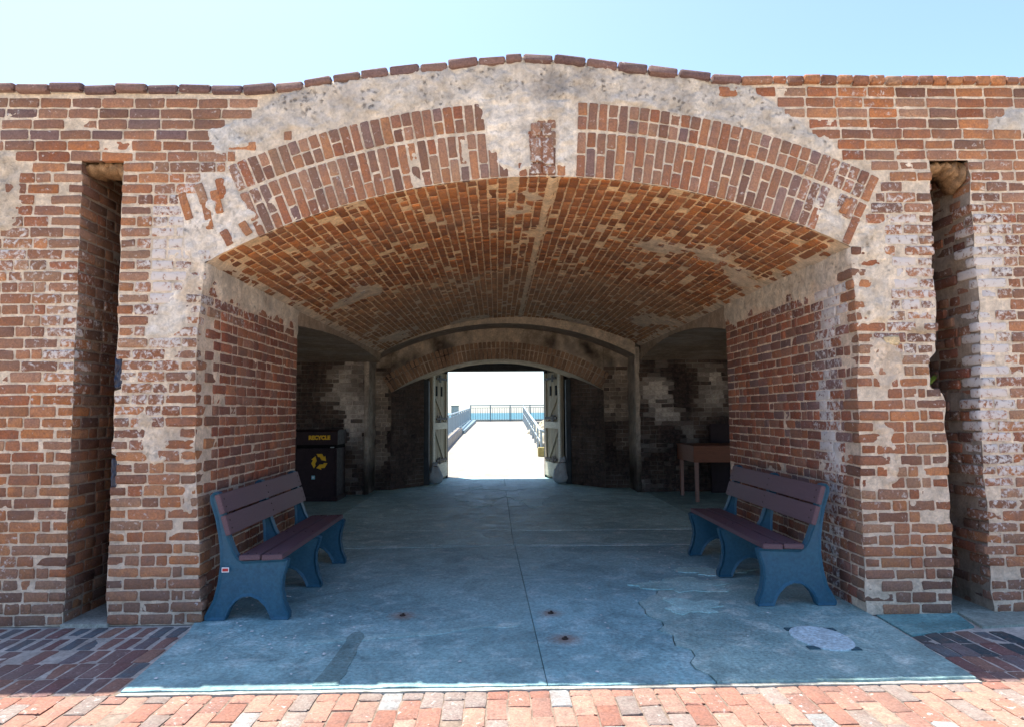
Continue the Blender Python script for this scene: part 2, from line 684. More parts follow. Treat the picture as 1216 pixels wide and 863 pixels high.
# ------------------------------------------------------------------ measured outlines of the place (metres)
def circle3(p, q, r):
    ax, ay = p
    bx, by = q
    cx, cy_ = r
    d = 2 * (ax * (by - cy_) + bx * (cy_ - ay) + cx * (ay - by))
    ux = ((ax * ax + ay * ay) * (by - cy_) + (bx * bx + by * by) * (cy_ - ay) + (cx * cx + cy_ * cy_) * (ay - by)) / d
    uy = ((ax * ax + ay * ay) * (cx - bx) + (bx * bx + by * by) * (ax - cx) + (cx * cx + cy_ * cy_) * (bx - ax)) / d
    return ux, uy, math.hypot(ax - ux, ay - uy)


JL, JR = -2.09, 2.60                 # inner faces of the passage
ZL, ZR = 2.52, 2.63                  # springing heights
AX, AZ, AR = circle3((JL, ZL), (.27, 3.155), (JR, ZR))
SLOT_L = (-2.98, -2.69)
SLOT_R = (3.21, 3.50)
SLOT_TOP_L, SLOT_TOP_R = 3.27, 3.28
COURSE_L, COURSE_R = .0795, .08
TOP = [(-6, 3.835), (-1.75, 3.835), (-1.4, 3.872), (-1.1, 3.93), (-.55, 4.0), (-.1, 4.055), (.2, 4.085), (.45, 4.075), (.7, 4.05), (1.32, 3.967), (1.76, 3.92), (1.98, 3.925), (6.5, 3.925)]
TX, TZ = [p[0] for p in TOP], [p[1] for p in TOP]


def top_z(x):
    return np.interp(x, TX, TZ)


def intr_z(x):
    return AZ + np.sqrt(np.maximum(AR * AR - (np.asarray(x, float) - AX) ** 2, 0))


def edge_wob(z, s, amp=.012):
    return amp * fbm(s, 2.7, z * 5.0, 2)


RP_Z = [0, .5, 1.50, 1.56, 1.60, 1.80, 1.86, 2.0, 3.28, 4.2]
RP_X = [3.215, 3.235, 3.225, 3.215, 3.13, 3.12, 3.19, 3.195, 3.215, 3.215]


def pier_r_edge(z):
    return float(np.interp(z, RP_Z, RP_X)) + edge_wob(z, 9.1, .02)


def pier_l_edge(z):
    e = SLOT_L[1] + edge_wob(z, 4.4)
    if 1.62 < z < 1.86:
        e += .045
    if .92 < z < 1.16:
        e += .03
    return e


def jamb_l(z):
    return JL + float(np.interp(z, [0, .6, 1.2, 2.0, 2.5], [.045, .01, -.03, -.04, 0])) + edge_wob(z, 1.9, .012)


def jamb_r(z):
    return JR + float(np.interp(z, [0, .5, 2.0, 2.6], [0, .0, .015, 0])) + edge_wob(z, 6.6, .015)


def block_l_edge(z):
    return SLOT_L[0] + edge_wob(z, 14.2, .01)


def block_r_edge(z):
    return SLOT_R[0 + 1] + float(np.interp(z, [0, 1.3, 2.2, 3.3], [.01, -.01, .03, .0])) + edge_wob(z, 17.7, .025)


PLASTER = [   # outline, strength, colour, pitting
    ([(-2.0, 3.36), (-2.02, 3.46), (-1.85, 3.55), (-1.62, 3.74), (-1.48, 3.80), (-1.16, 3.88), (-.55, 3.96), (.2, 4.06), (.7, 4.02), (1.32, 3.94), (1.76, 3.89),
      (1.95, 3.80), (2.1, 3.68), (2.35, 3.47), (2.5, 3.36), (2.42, 3.37), (2.15, 3.46), (1.9, 3.53), (1.66, 3.56), (1.3, 3.64), (.94, 3.69), (.55, 3.735), (-.15, 3.735), (-.67, 3.67),
      (-1.04, 3.59), (-1.4, 3.5), (-1.76, 3.40)], (.58, .54, .48), 1),
    ([(-.14, 3.74), (.56, 3.74), (.56, 3.23), (.43, 3.21), (.42, 3.55), (.26, 3.55), (.26, 3.2), (.06, 3.2), (-.03, 3.3), (-.09, 3.5)], (.76, .7, .61), .35),
    ([(-2.27, 3.0), (-2.1, 3.16), (-1.9, 3.13), (-1.73, 2.9), (-1.66, 2.81), (-2.06, 2.53), (-2.12, 2.42), (-2.25, 2.6)], (.74, .68, .6), .6),
    ([(-2.3, 2.28), (-2.2, 2.35), (-2.19, 2.0), (-2.47, 2.0), (-2.38, 2.2)], (.73, .68, .6), .5),
    ([(-2.2, 2.5), (-2.08, 2.5), (-2.1, 2.25), (-2.2, 2.2), (-2.24, 2.35)], (.72, .62, .5), .4),
    ([(-2.22, 1.75), (-2.13, 1.78), (-2.15, 1.6), (-2.21, 1.58)], (.7, .6, .49), .4),
    ([(-2.23, 1.32), (-2.14, 1.3), (-2.13, 1.1), (-2.2, 1.08)], (.7, .6, .49), .4),
    ([(-2.2, .98), (-2.1, .96), (-2.12, .74), (-2.2, .76)], (.7, .6, .49), .4),
    ([(2.36, 2.98), (2.55, 2.93), (2.54, 2.7), (2.38, 2.74)], (.74, .67, .57), .3),
    ([(2.64, 2.78), (2.86, 2.8), (2.87, 2.05), (2.63, 2.05), (2.6, 2.3), (2.66, 2.55)], (.74, .65, .53), .5),
    ([(2.72, 1.35), (2.85, 1.3), (2.87, .92), (2.78, .92)], (.7, .58, .45), .3),
    ([(3.72, 3.63), (4.3, 3.75), (4.3, 3.5), (3.7, 3.52)], (.58, .56, .52), .3),
    ([(2.68, 1.98), (2.9, 1.95), (2.95, 1.75), (2.82, 1.55), (2.7, 1.75)], (.68, .57, .45), .4),
    ([(-2.1, 3.5), (-1.9, 3.56), (-1.88, 3.4), (-2.02, 3.32)], (.62, .61, .58), .2),
    ([(-3.62, 3.34), (-3.45, 3.3), (-3.38, 3.0), (-3.45, 2.75), (-3.7, 2.75)], (.58, .5, .4), .4),
    ([(3.0, 2.05), (3.22, 2.0), (3.22, 1.95), (3.0, 1.97)], (.47, .35, .23), .2),
    ([(-2.5, 1.45), (-2.35, 1.35), (-2.28, 1.15), (-2.4, 1.08), (-2.5, 1.25)], (.7, .6, .48), .3),
]


def plaster_eval(Xa, Za):
    """numpy: mask 0..1 (strongest), colour, pit"""
    sh = Xa.shape
    flat = [(x, z) for x, z in zip(Xa.ravel(), Za.ravel())]
    nz = np.array([fbm(x * 4.2, 1.3, z * 4.2, 4) for x, z in flat]).reshape(sh)
    nf = np.array([fbm(x * 15, 4.1, z * 15, 3) for x, z in flat]).reshape(sh)
    mask = np.zeros(sh)
    col = np.zeros(sh + (3,))
    col[:] = (.70, .60, .475)
    pit = np.zeros(sh) + .1
    for poly, c, p in PLASTER:
        bb = np.array(poly)
        d = sdf(poly, Xa, Za) + nz * .05 + nf * .022
        m = sstep(.012, -.018, d)
        k = m > mask
        mask = np.where(k, m, mask)
        a = (sstep(.06, -.02, d))[..., None]
        col = col * (1 - a) + np.array(c) * a
        pit = np.maximum(pit, p * m)
    return mask, col, pit, nz


def plaster_at(x, z):
    m, c, p, n = plaster_eval(np.array([x]), np.array([z]))
    return float(m[0])


def front_grid(th, lfun, rfun, zlo, zhi, nx, nz_, topfun=None, botfun=None):
    """mortar/plaster skin of the facade between two edges"""
    V = np.zeros((nx, nz_, 3))
    if topfun is None:
        zs = np.linspace(zlo, zhi, nz_)
        for j, z in enumerate(zs):
            V[:, j, 0] = np.linspace(lfun(z), rfun(z), nx)
            V[:, j, 2] = z
    else:
        xs = np.linspace(lfun, rfun, nx)
        for i, x in enumerate(xs):
            V[i, :, 0] = x
            V[i, :, 2] = np.linspace(float(botfun(x)), float(topfun(x)), nz_)
    m, c, p, n = plaster_eval(V[..., 0], V[..., 2])
    n2 = np.array([fbm(x * 13, 5.5, z * 13, 3) for x, z in zip(V[..., 0].ravel(), V[..., 2].ravel())]).reshape(m.shape)
    out = -.0062 + n2 * .0035 + m * (.012 + n * .018 + n2 * .012)
    V[..., 1] = -out
    C = np.concatenate([c, p[..., None]], -1)
    # tan lower wall; pale upper
    k = sstep(1.8, .2, V[..., 2])[..., None] * (1 - m[..., None])
    C[..., :3] = C[..., :3] * (1 - .28 * k) + np.array((.62, .48, .35)) * .28 * k
    grid_mesh('mortar', V, C, MORTAR, th)


def const(v):
    return lambda z: v


# ------------------------------------------------------------------ facade things
T_LB = thing('brick_buttress', 'brick wall at the left end of the facade, left of the tall dark slot', 'wall')
T_LP = thing('brick_pier', 'brick pier between the left slot and the archway, behind the bench with the red sticker', 'pier')
T_AR = thing('brick_arch', 'wide segmental brick arch ring with rough grey plaster above it, over the passage', 'arch')
T_RP = thing('brick_pier', 'ragged brick pier right of the archway with a tall cream plaster patch', 'pier')
T_RB = thing('brick_buttress', 'white stained brick wall at the right end of the facade, right of the slot', 'wall')

front_grid(T_LB, const(-5.2), block_l_edge, 0, 3.80, 110, 230)
front_grid(T_LP, lambda z: SLOT_L[0] + edge_wob(z, 14.2, .01), lambda z: pier_l_edge(z), SLOT_TOP_L, 3.80, 14, 26)
front_grid(T_LP, pier_l_edge, lambda z: jamb_l(z) if z < ZL else JL, 0, 3.80, 62, 270)
front_grid(T_AR, JL, JR, 0, 0, 400, 96, topfun=lambda x: top_z(x) - .055, botfun=intr_z)
front_grid(T_RP, lambda z: jamb_r(z) if z < ZR else JR, pier_r_edge, 0, 3.9, 62, 270)
front_grid(T_RP, pier_r_edge, block_r_edge, SLOT_TOP_R, 3.9, 14, 28)
front_grid(T_RB, block_r_edge, const(5.6), 0, 3.9, 110, 230)

THL, THR = .425, .462              # where the voussoirs stop, left and right (angle from the crown)
RO = AR + .575


def keep_front(side):
    def k(a, b, va, vb):
        zc = (va + vb) / 2
        # stay clear of the arch ring
        if va > 2.3:
            if side < 0:
                lim = AX - math.sqrt(max(RO * RO - (va - AZ) ** 2, 0)) - .012
                xin = AX - math.tan(THL) * (zc - AZ) - .01
                lim = max(lim, xin) if zc < AZ + RO * math.cos(THL) else lim
                if va > ZL - .06:
                    lim = min(lim, AX - math.sqrt(max(AR * AR - (va - AZ) ** 2, 0)) - .012)
                b = min(b, lim)
            else:
                lim = AX + math.sqrt(max(RO * RO - (va - AZ) ** 2, 0)) + .012
                xin = AX + math.tan(THR) * (zc - AZ) + .01
                lim = min(lim, xin) if zc < AZ + RO * math.cos(THR) else lim
                if va > ZR - .06:
                    lim = max(lim, AX + math.sqrt(max(AR * AR - (va - AZ) ** 2, 0)) + .012)
                a = max(a, lim)
        if b - a < .045:
            return None
        xm = (a + b) / 2
        ms = [plaster_at(x, zc) for x in (a + .02, xm, b - .02)]
        mm = sum(ms) / 3
        if mm > (.45 if zc > 3.3 else .7) and R.random() < .97:
            return None
        if ms[2] > .6 and ms[0] < .3:
            b -= (b - a) * .3
        elif ms[0] > .6 and ms[2] < .3:
            a += (b - a) * .3
        return (a, b) if b - a > .045 else None
    return k


FX, FN, FV = (1, 0, 0), (0, -1, 0), (0, 0, 1)
kl, kr = keep_front(-1), keep_front(1)
rowsL = int(3.74 / COURSE_L)
rowsR = int(3.845 / COURSE_R)
JOINT = .0125


def wear(x, z):
    return -.003 * max(0, fbm(x * 3, 6.1, z * 3))


def q_col(x, z):
    c = front_colour(x, z)
    return c


QD = {}
for k in range(rowsL):
    z0, z1 = k * COURSE_L + JOINT / 2, (k + 1) * COURSE_L - JOINT / 2
    zc = (z0 + z1) / 2
    big = k % 2
    if zc < SLOT_TOP_L:
        e = block_l_edge(zc)
        q = .212 if big else .105
        quoin(T_LB, e - q + R.uniform(-.01, .01), e + .004 + R.gauss(0, .003), R.gauss(0, .002), .105 if big else .212, z0, z1, q_col(e, zc))
        rect_bricks(T_LB, (0, 0, 0), FX, FN, FV, -5.1 + (.11 if k % 2 else 0), e - q - .012, k, z0, z1, front_colour, 'english', kl, wear)
        e = pier_l_edge(zc)
        f = jamb_l(zc)
        top_pl = zc > ZL
        if not top_pl:
            qa = .105 if big else .212
            qb = .212 if big else .105
            quoin(T_LP, e - .004 + R.gauss(0, .004), e + qa, R.gauss(0, .003), .212 if big else .105, z0, z1, q_col(e, zc))
            if True:
                quoin(T_LP, f - qb, f + .004 + R.gauss(0, .005), R.gauss(0, .003), .105 if big else .212, z0, z1, q_col(f, zc))
            rect_bricks(T_LP, (0, 0, 0), FX, FN, FV, e + qa + .012, f - qb - .012, k, z0, z1, front_colour, 'flemish', kl, wear)
        else:
            qa = .105 if big else .212
            quoin(T_LP, e - .004 + R.gauss(0, .004), e + qa, R.gauss(0, .003), .212 if big else .105, z0, z1, q_col(e, zc))
            rect_bricks(T_LP, (0, 0, 0), FX, FN, FV, e + qa + .012, -.9, k, z0, z1, front_colour, 'english', kl, wear)
    else:
        n0 = len(WALLS[T_LB])
        rect_bricks(T_LB, (0, 0, 0), FX, FN, FV, -5.1 + (.11 if k % 2 else 0), -.9, k, z0, z1, front_colour, 'stretch', kl, wear)
        lst = WALLS[T_LB]
        mv = [b for b in lst[n0:] if b[0].translation.x > -2.9]
        WALLS[T_LB] = lst[:n0] + [b for b in lst[n0:] if b[0].translation.x <= -2.9]
        WALLS[T_LP] += mv
for k in range(rowsR):
    z0, z1 = k * COURSE_R + JOINT / 2, (k + 1) * COURSE_R - JOINT / 2
    zc = (z0 + z1) / 2
    big = k % 2
    if zc < SLOT_TOP_R:
        e = block_r_edge(zc) + R.gauss(0, .008)
        q = .212 if big else .105
        quoin(T_RB, e - .004, e + q, R.gauss(0, .004), .105 if big else .212, z0, z1, q_col(e + .05, zc))
        rect_bricks(T_RB, (0, 0, 0), FX, FN, FV, e + q + .012, 5.5, k, z0, z1, front_colour, 'english', kr, wear)
        e = pier_r_edge(zc) + R.gauss(0, .008)
        f = jamb_r(zc)
        qa = .105 if big else .212
        quoin(T_RP, e - qa, e + .004, R.gauss(0, .004), .212 if big else .105, z0, z1, q_col(e, zc))
        if zc < ZR:
            qb = .212 if big else .105
            if True:
                quoin(T_RP, f - .004 + R.gauss(0, .006), f + qb, R.gauss(0, .004), .105 if big else .212, z0, z1, q_col(f, zc))
            rect_bricks(T_RP, (0, 0, 0), FX, FN, FV, f + qb + .012, e - qa - .012, k, z0, z1, front_colour, 'flemish', kr, wear)
        else:
            rect_bricks(T_RP, (0, 0, 0), FX, FN, FV, 1.4, e - qa - .012, k, z0, z1, front_colour, 'stretch', kr, wear)
    else:
        n0 = len(WALLS[T_RB])
        rect_bricks(T_RB, (0, 0, 0), FX, FN, FV, 1.2 + (.11 if k % 2 else 0), 5.5, k, z0, z1, front_colour, 'stretch', kr, wear)
        lst = WALLS[T_RB]
        mv = [b for b in lst[n0:] if b[0].translation.x < 3.4]
        WALLS[T_RB] = lst[:n0] + [b for b in lst[n0:] if b[0].translation.x >= 3.4]
        WALLS[T_RP] += mv
# the one cream brick on the right pier
quoin(T_RP, 2.80, 2.915, -.02, .09, 1.905, 1.972, (.62, .5, .3, .1))

# coping bricks along the top line
x = -5.0
cop_w = 0
while x < 5.4:
    l = R.choice((.2, .22, .23, .235)) if x < 1.9 else R.choice((.098, .105, .112, .12))
    if .0 < x < .12:
        l = .12
    xm = x + l / 2
    z = float(top_z(xm))
    sl = math.atan2(float(top_z(xm + .1) - top_z(xm - .1)), .2)
    U = Vector((math.cos(sl), 0, math.sin(sl)))
    V = Vector((-math.sin(sl), 0, math.cos(sl)))
    th = T_LB if xm < -2.9 else T_LP if xm < -1.5 else T_AR if xm < 1.9 else T_RP if xm < 3.4 else T_RB
    c = R.choice([(.14, .085, .085), (.17, .1, .092), (.12, .075, .078), (.2, .12, .105)] if xm < 1.9 else PAL_OR + PAL)  # left coping colours darkened to paint its backlit look
    hh = .07 + R.uniform(-.01, .006)
    add_brick(th, Vector((xm, .07 + R.uniform(-.015, .01), z - .037 + R.uniform(-.006, .004))), U, Vector((0, -1, 0)), V, l - .003, hh, c + (.1,), kind='q', d=.19, tilt=2)
    x += l + R.uniform(.001, .009)

nb = 420
V = np.zeros((nb, 4, 3)); C = np.zeros((nb, 4, 4))
for i, x in enumerate(np.linspace(-5.1, 5.5, nb)):
    z = float(top_z(x))
    n_ = fbm(x * 9, 1.1, .5, 4)
    V[i] = ((x, -.004, z - .066), (x, .004 - .012 * n_, z - .034 + .012 * n_), (x, .06, z - .016 + .016 * n_), (x, .2, z - .012 + .014 * n_))
    C[i] = (.5, .46, .4, .8)
grid_mesh('coping_bed', V, C, MORTAR, T_AR)

# voussoirs
pitch = .0695 / AR
n = int((THL + THR) / pitch)
for i in range(n):
    th = -THL + (i + .5) * pitch
    s, c = math.sin(th), math.cos(th)
    U = Vector((s, 0, c))                       # radial
    V = Vector((-c, 0, s))                      # across (keeps U x -N = V)
    mid = Vector((AX, 0, AZ))

    def vcol():
        cc = R.choice(PAL_GR + PAL_GR + PAL + [(.22, .135, .115), (.19, .115, .105)])
        k = R.uniform(.85, 1.15)
        return tuple(a * k for a in cc)
    if i % 2:
        segs = [(0.004, .216), (.23, .338)]
    else:
        segs = [(0.004, .108), (.12, .338)]
    if R.random() < .25:
        segs = [(0.004, .165), (.18, .338)]
    segs2 = [(.362, .562)] if R.random() < .5 else [(.362, .456), (.468, .562)]
    for (a, b) in segs + segs2:
        rm = AR + (a + b) / 2
        p = mid + U * rm
        pm = plaster_at(p.x, p.z)
        if pm > .62 and R.random() < .93:
            continue
        if p.z > 3.68 and abs(p.x) > 1.2:
            continue
        wv = (rm * pitch) - .0125
        add_brick(T_AR, p, U, Vector((0, -1, 0)), V, b - a, wv, vcol() + (salt_front(p.x, p.z) * .8,), proud=R.gauss(.001, .0025))
# keystone bricks that show through the crown plaster
for (x0, x1, z0, z1) in ((.255, .33, 3.26, 3.44), (.345, .42, 3.24, 3.44), (.26, .33, 3.46, 3.55), (.345, .41, 3.46, 3.55), (.25, .33, 3.17, 3.245), (.345, .43, 3.17, 3.23)):
    add_brick(T_AR, Vector(((x0 + x1) / 2, 0, (z0 + z1) / 2)), Vector((0, 0, 1)), Vector((0, -1, 0)), Vector((-1, 0, 0)), z1 - z0, x1 - x0, R.choice(PAL_GR) + (.5,), proud=.012)
# broken voussoirs showing through the left springing plaster
for (x, z, a, l) in ((-2.12, 3.02, -.35, .15), (-2.07, 2.86, -.2, .2), (-2.01, 2.96, -.25, .17), (-2.23, 2.93, -.3, .2), (-1.98, 3.06, -.2, .15), (-1.8, 2.77, -.6, .1), (-1.93, 2.7, -.5, .12), (2.57, 2.93, .5, .12)):
    U = Vector((math.sin(a), 0, math.cos(a)))
    V = Vector((-math.cos(a), 0, math.sin(a)))
    add_brick(T_AR, Vector((x, 0, z)), U, Vector((0, -1, 0)), V, l, .058, R.choice(PAL_OR + PAL) + (.25,), proud=.012)

# ragged lumps of old bedding mortar hanging in the heads of the slots
M_LUMP = simple('ochre_bedding', (.33, .21, .12), .95, .55, 18, .02, .1)
for th_, xa, xb, zt in ((T_LP, -2.99, -2.68, SLOT_TOP_L), (T_RP, 3.2, 3.51, SLOT_TOP_R)):
    bm = bmesh.new()
    for k in range(9):
        cx_ = xa + (xb - xa) * (k + .5) / 9
        side_ = abs(k - 4) / 4
        rr = R.uniform(.03, .055)
        r_ = bmesh.ops.create_icosphere(bm, subdivisions=2, radius=1)
        hang = .02 + (.09 * side_ ** 2 if k > 4 else .03 * side_) + R.uniform(0, .03)
        for v in r_['verts']:
            n_ = 1 + .4 * fbm(v.co.x * 1.5 + k, v.co.y * 1.5, v.co.z * 1.5, 3)
            v.co = Vector((cx_ + v.co.x * rr * 1.2 * n_, .17 + v.co.y * .13 * n_, zt - hang * .5 + v.co.z * (hang * .8 + .012) * n_))
    o = bm_obj('mortar_lumps', bm, M_LUMP, th_, sm=True)
    o['kind'] = 'stuff'

# cores of the masonry (keep the light out behind the skins)
CORE = simple('wall_core', (.2, .16, .13), .95, .3, 5, .01, .1)


def core_box(th, *d):
    return box_obj('core', d, CORE, th)


core_box(T_LB, -5.3, -3.0, .03, 2.2, -.1, 3.76)
core_box(T_LB, -3.0, -2.68, 1.15, 2.2, -.1, 3.29)
core_box(T_LP, -2.99, -2.13, .03, .6, 3.31, 3.76)
core_box(T_LP, -2.62, -2.14, .03, 2.25, -.1, 3.3)
core_box(T_RP, 2.65, 3.09, .035, 2.72, -.1, 3.3)
core_box(T_RP, 2.65, 3.52, .035, .6, 3.32, 3.85)
core_box(T_RB, 3.56, 5.7, .035, 2.2, -.1, 3.85)
core_box(T_RB, 3.1, 3.56, 1.15, 2.2, -.1, 3.31)
bm = bmesh.new()
pts = [(x, float(intr_z(x)) + .03) for x in np.linspace(JL - .04, JR + .05, 40)]
pts += [(x, float(top_z(x)) - .05) for x in np.linspace(JR + .05, JL - .04, 40)]
prism(bm, pts, 'y', .035, .6)
bm_obj('core', bm, CORE, T_AR)


# ------------------------------------------------------------------ side faces: passage walls and slot returns
def front_out(x, z):
    m, c, p, n = plaster_eval(np.array([x]), np.array([z]))
    n2 = fbm(x * 13, 5.5, z * 13, 3)
    return float(-.0062 + n2 * .0035 + m[0] * (.012 + n[0] * .018 + n2 * .012))


def side_grid(th, xfun, y0, y1, z0, ztop, nrm, colfn, ny, nz_, capw=.2):
    V = np.zeros((ny, nz_, 3))
    C = np.zeros((ny, nz_, 4))
    for i, y in enumerate(np.linspace(y0, y1, ny)):
        for j, z in enumerate(np.linspace(z0, ztop, nz_)):
            n1 = fbm(y * 4, 3.3, z * 4, 4)
            n2 = fbm(y * 14, 7.3, z * 14, 3)
            m = float(sstep(ztop - capw - .04 + n1 * .12, ztop - capw + .05 + n1 * .12, z)) if capw else 0
            fade = min(1, y / .25)
            x = xfun(z) * (1 - fade) + (JL if nrm > 0 else JR) * fade if capw else xfun(z)
            V[i, j] = (x + nrm * (-.0062 + n2 * .0035 + m * (.02 + n1 * .014 + n2 * .008)), y, z)
            C[i, j] = colfn(y, z, m)
            if i == 0:
                V[i, j] = (xfun(z), -front_out(xfun(z), z), z)
    grid_mesh('mortar', V, C, MORTAR, th, flip=(nrm < 0))


def wall_mortar(y, z, m):
    a = (.72, .57, .43)
    b = (.7, .6, .48)
    return tuple(p * (1 - m) + q * m for p, q in zip(a, b)) + (.5 * m,)


T_LW = thing('passage_wall', 'dark red brick side wall of the passage behind the left bench', 'wall')
T_RW = thing('passage_wall', 'dark red brick side wall of the passage with a white salt streak, behind the right bench', 'wall')
LW_END, RW_END = 2.28, 2.74
side_grid(T_LW, jamb_l, 0.004, LW_END, 0, ZL, 1, wall_mortar, 90, 105)
def wall_mortar_r(y, z, m):
    c = wall_mortar(y, z, m)
    k = min(1, .9 * blob(y, z, .45 + .04 * math.sin(z * 5), 1.4, .14, 1.4) * (.7 + .6 * fbm(z * 3, 1, 1)))
    return tuple(a * (1 - k) + b * k for a, b in zip(c[:3], (.8, .8, .8))) + (c[3],)


side_grid(T_RW, jamb_r, 0.004, RW_END, 0, ZR, -1, wall_mortar_r, 105, 108)


def lw_col(y, z):
    c = R.choice(PAL_RED)
    if y < .25 or z < .4:
        c = R.choice(PAL_RED + PAL)
    k = R.uniform(.8, 1.2)
    s = .08 + .5 * blob(y, z, .5, 2.35, .9, .2)
    return (c[0] * k, c[1] * k, c[2] * k, s)


def rw_col(u, z):
    y = -u
    c = R.choice(PAL_RED + [(.2, .12, .11), (.24, .11, .085)])
    k = R.uniform(.8, 1.2)
    s = .1 + 1.15 * blob(y, z, .45 + .04 * math.sin(z * 5), 1.4, .16, 1.4) * (.75 + .5 * fbm(z * 3, 1, 1)) + .9 * blob(y, z, .15, 2.35, .25, .25) + .5 * blob(y, z, .9, 2.45, 1.2, .18)
    return (c[0] * k, c[1] * k, c[2] * k, min(1, s))


for k in range(int(ZL / COURSE_L) + 1):
    z0, z1 = k * COURSE_L + JOINT / 2, (k + 1) * COURSE_L - JOINT / 2
    if z1 > ZL - .02:
        break
    zc = (z0 + z1) / 2
    d = .105 if k % 2 else .212

    def keepw(a, b, va, vb, top=ZL):
        lim = top - .2 + fbm((a + b) * 2, 3.3, (va + vb) * 2, 4) * .12
        return None if (va + vb) / 2 > lim and R.random() < .8 else (a, b)
    xo = JL * .6 + jamb_l(zc) * .4
    # near part follows the wavy corner, far part is true
    rect_bricks(T_LW, (JL, 0, 0), (0, 1, 0), (1, 0, 0), FV, d + .012, LW_END, k + 1, z0, z1, lw_col, 'flemish', keepw,
                lambda u, v: (jamb_l(v) - JL) * max(0, 1 - u / .25))
for k in range(int(ZR / COURSE_R) + 1):
    z0, z1 = k * COURSE_R + JOINT / 2, (k + 1) * COURSE_R - JOINT / 2
    if z1 > ZR - .02:
        break
    d = .105 if k % 2 else .212

    def keepw2(a, b, va, vb, top=ZR):
        lim = top - .22 + fbm((a + b) * 2, 9.3, (va + vb) * 2, 4) * .14
        return None if (va + vb) / 2 > lim and R.random() < .8 else (a, b)
    rect_bricks(T_RW, (JR, 0, 0), (0, -1, 0), (-1, 0, 0), FV, -RW_END, -d - .012, k + 1, z0, z1, rw_col, 'flemish', keepw2,
                lambda u, v: -(jamb_r(v) - JR) * max(0, 1 + u / .25))


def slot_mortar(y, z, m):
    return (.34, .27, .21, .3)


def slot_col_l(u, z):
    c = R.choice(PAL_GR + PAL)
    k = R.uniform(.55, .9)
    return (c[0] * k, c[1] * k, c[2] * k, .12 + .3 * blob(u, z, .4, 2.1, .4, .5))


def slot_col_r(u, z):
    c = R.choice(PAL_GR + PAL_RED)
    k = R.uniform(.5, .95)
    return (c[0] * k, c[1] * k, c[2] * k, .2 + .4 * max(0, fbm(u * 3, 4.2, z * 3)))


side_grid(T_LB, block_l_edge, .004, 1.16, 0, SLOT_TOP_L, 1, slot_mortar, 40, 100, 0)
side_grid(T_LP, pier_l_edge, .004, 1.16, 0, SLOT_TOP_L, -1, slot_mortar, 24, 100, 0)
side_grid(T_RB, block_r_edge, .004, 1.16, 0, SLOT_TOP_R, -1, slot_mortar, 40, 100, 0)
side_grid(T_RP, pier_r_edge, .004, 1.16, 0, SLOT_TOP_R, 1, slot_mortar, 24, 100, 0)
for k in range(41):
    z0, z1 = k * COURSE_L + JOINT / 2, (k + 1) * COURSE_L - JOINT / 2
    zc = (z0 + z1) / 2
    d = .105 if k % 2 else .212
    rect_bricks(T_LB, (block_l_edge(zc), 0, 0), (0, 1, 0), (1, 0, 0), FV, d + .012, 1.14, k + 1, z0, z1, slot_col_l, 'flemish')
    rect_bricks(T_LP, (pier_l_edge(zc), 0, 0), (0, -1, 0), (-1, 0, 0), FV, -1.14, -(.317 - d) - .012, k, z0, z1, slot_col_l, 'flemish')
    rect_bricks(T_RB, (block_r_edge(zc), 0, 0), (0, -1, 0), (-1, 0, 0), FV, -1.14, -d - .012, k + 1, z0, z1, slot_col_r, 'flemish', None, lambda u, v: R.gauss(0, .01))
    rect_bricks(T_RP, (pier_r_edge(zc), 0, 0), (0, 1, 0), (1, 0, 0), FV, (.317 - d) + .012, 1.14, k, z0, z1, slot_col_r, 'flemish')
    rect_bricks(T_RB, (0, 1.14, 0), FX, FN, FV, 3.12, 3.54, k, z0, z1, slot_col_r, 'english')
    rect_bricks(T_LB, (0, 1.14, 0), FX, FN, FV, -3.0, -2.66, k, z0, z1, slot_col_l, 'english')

# ------------------------------------------------------------------ main vault
T_V = thing('barrel_vault', 'orange brown brick barrel vault over the passage between the two benches', 'vault')
VY1 = 7.3
thL = -math.asin((AX - JL) / AR)
thR = math.asin((JR - AX) / AR)


def lime_v(th, y):
    return fbm(th * 5.5 + 3, y * .75, 4.4, 4) - .40 - .25 * float(sstep(1.6, .3, y)) + .1 * float(sstep(2.5, 4.5, y))


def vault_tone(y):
    return float(sstep(1.2, 6.2, y))            # tone changes gradually towards the back


na, ny = 300, 150
V = np.zeros((na, ny, 3))
C = np.zeros((na, ny, 4))
for i, th in enumerate(np.linspace(thL, thR, na)):
    s, c = math.sin(th), math.cos(th)
    for j, y in enumerate(np.linspace(.012, VY1 + .02, ny)):
        n2 = fbm(th * 40, y * 9, 1.7, 3)
        lm = float(sstep(.06, .3, lime_v(th, y)))
        edge = float(sstep(.028, .008, min(th - thL, thR - th)))
        lm = max(lm, edge)
        seam = math.exp(-((th - .012) * AR / .026) ** 2)
        r = AR + .006 - n2 * .0035 - lm * (.009 + n2 * .006) - seam * .02
        V[i, j] = (AX + s * r, y, AZ + c * r)
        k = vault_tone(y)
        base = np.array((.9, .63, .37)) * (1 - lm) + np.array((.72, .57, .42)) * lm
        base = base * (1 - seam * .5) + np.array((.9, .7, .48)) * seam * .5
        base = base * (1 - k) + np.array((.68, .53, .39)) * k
        C[i, j] = tuple(base) + (.15,)
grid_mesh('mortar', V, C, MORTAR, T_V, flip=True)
vp = .0755 / AR
nv_ = int((thR - thL) / vp)
vp = (thR - thL) / nv_
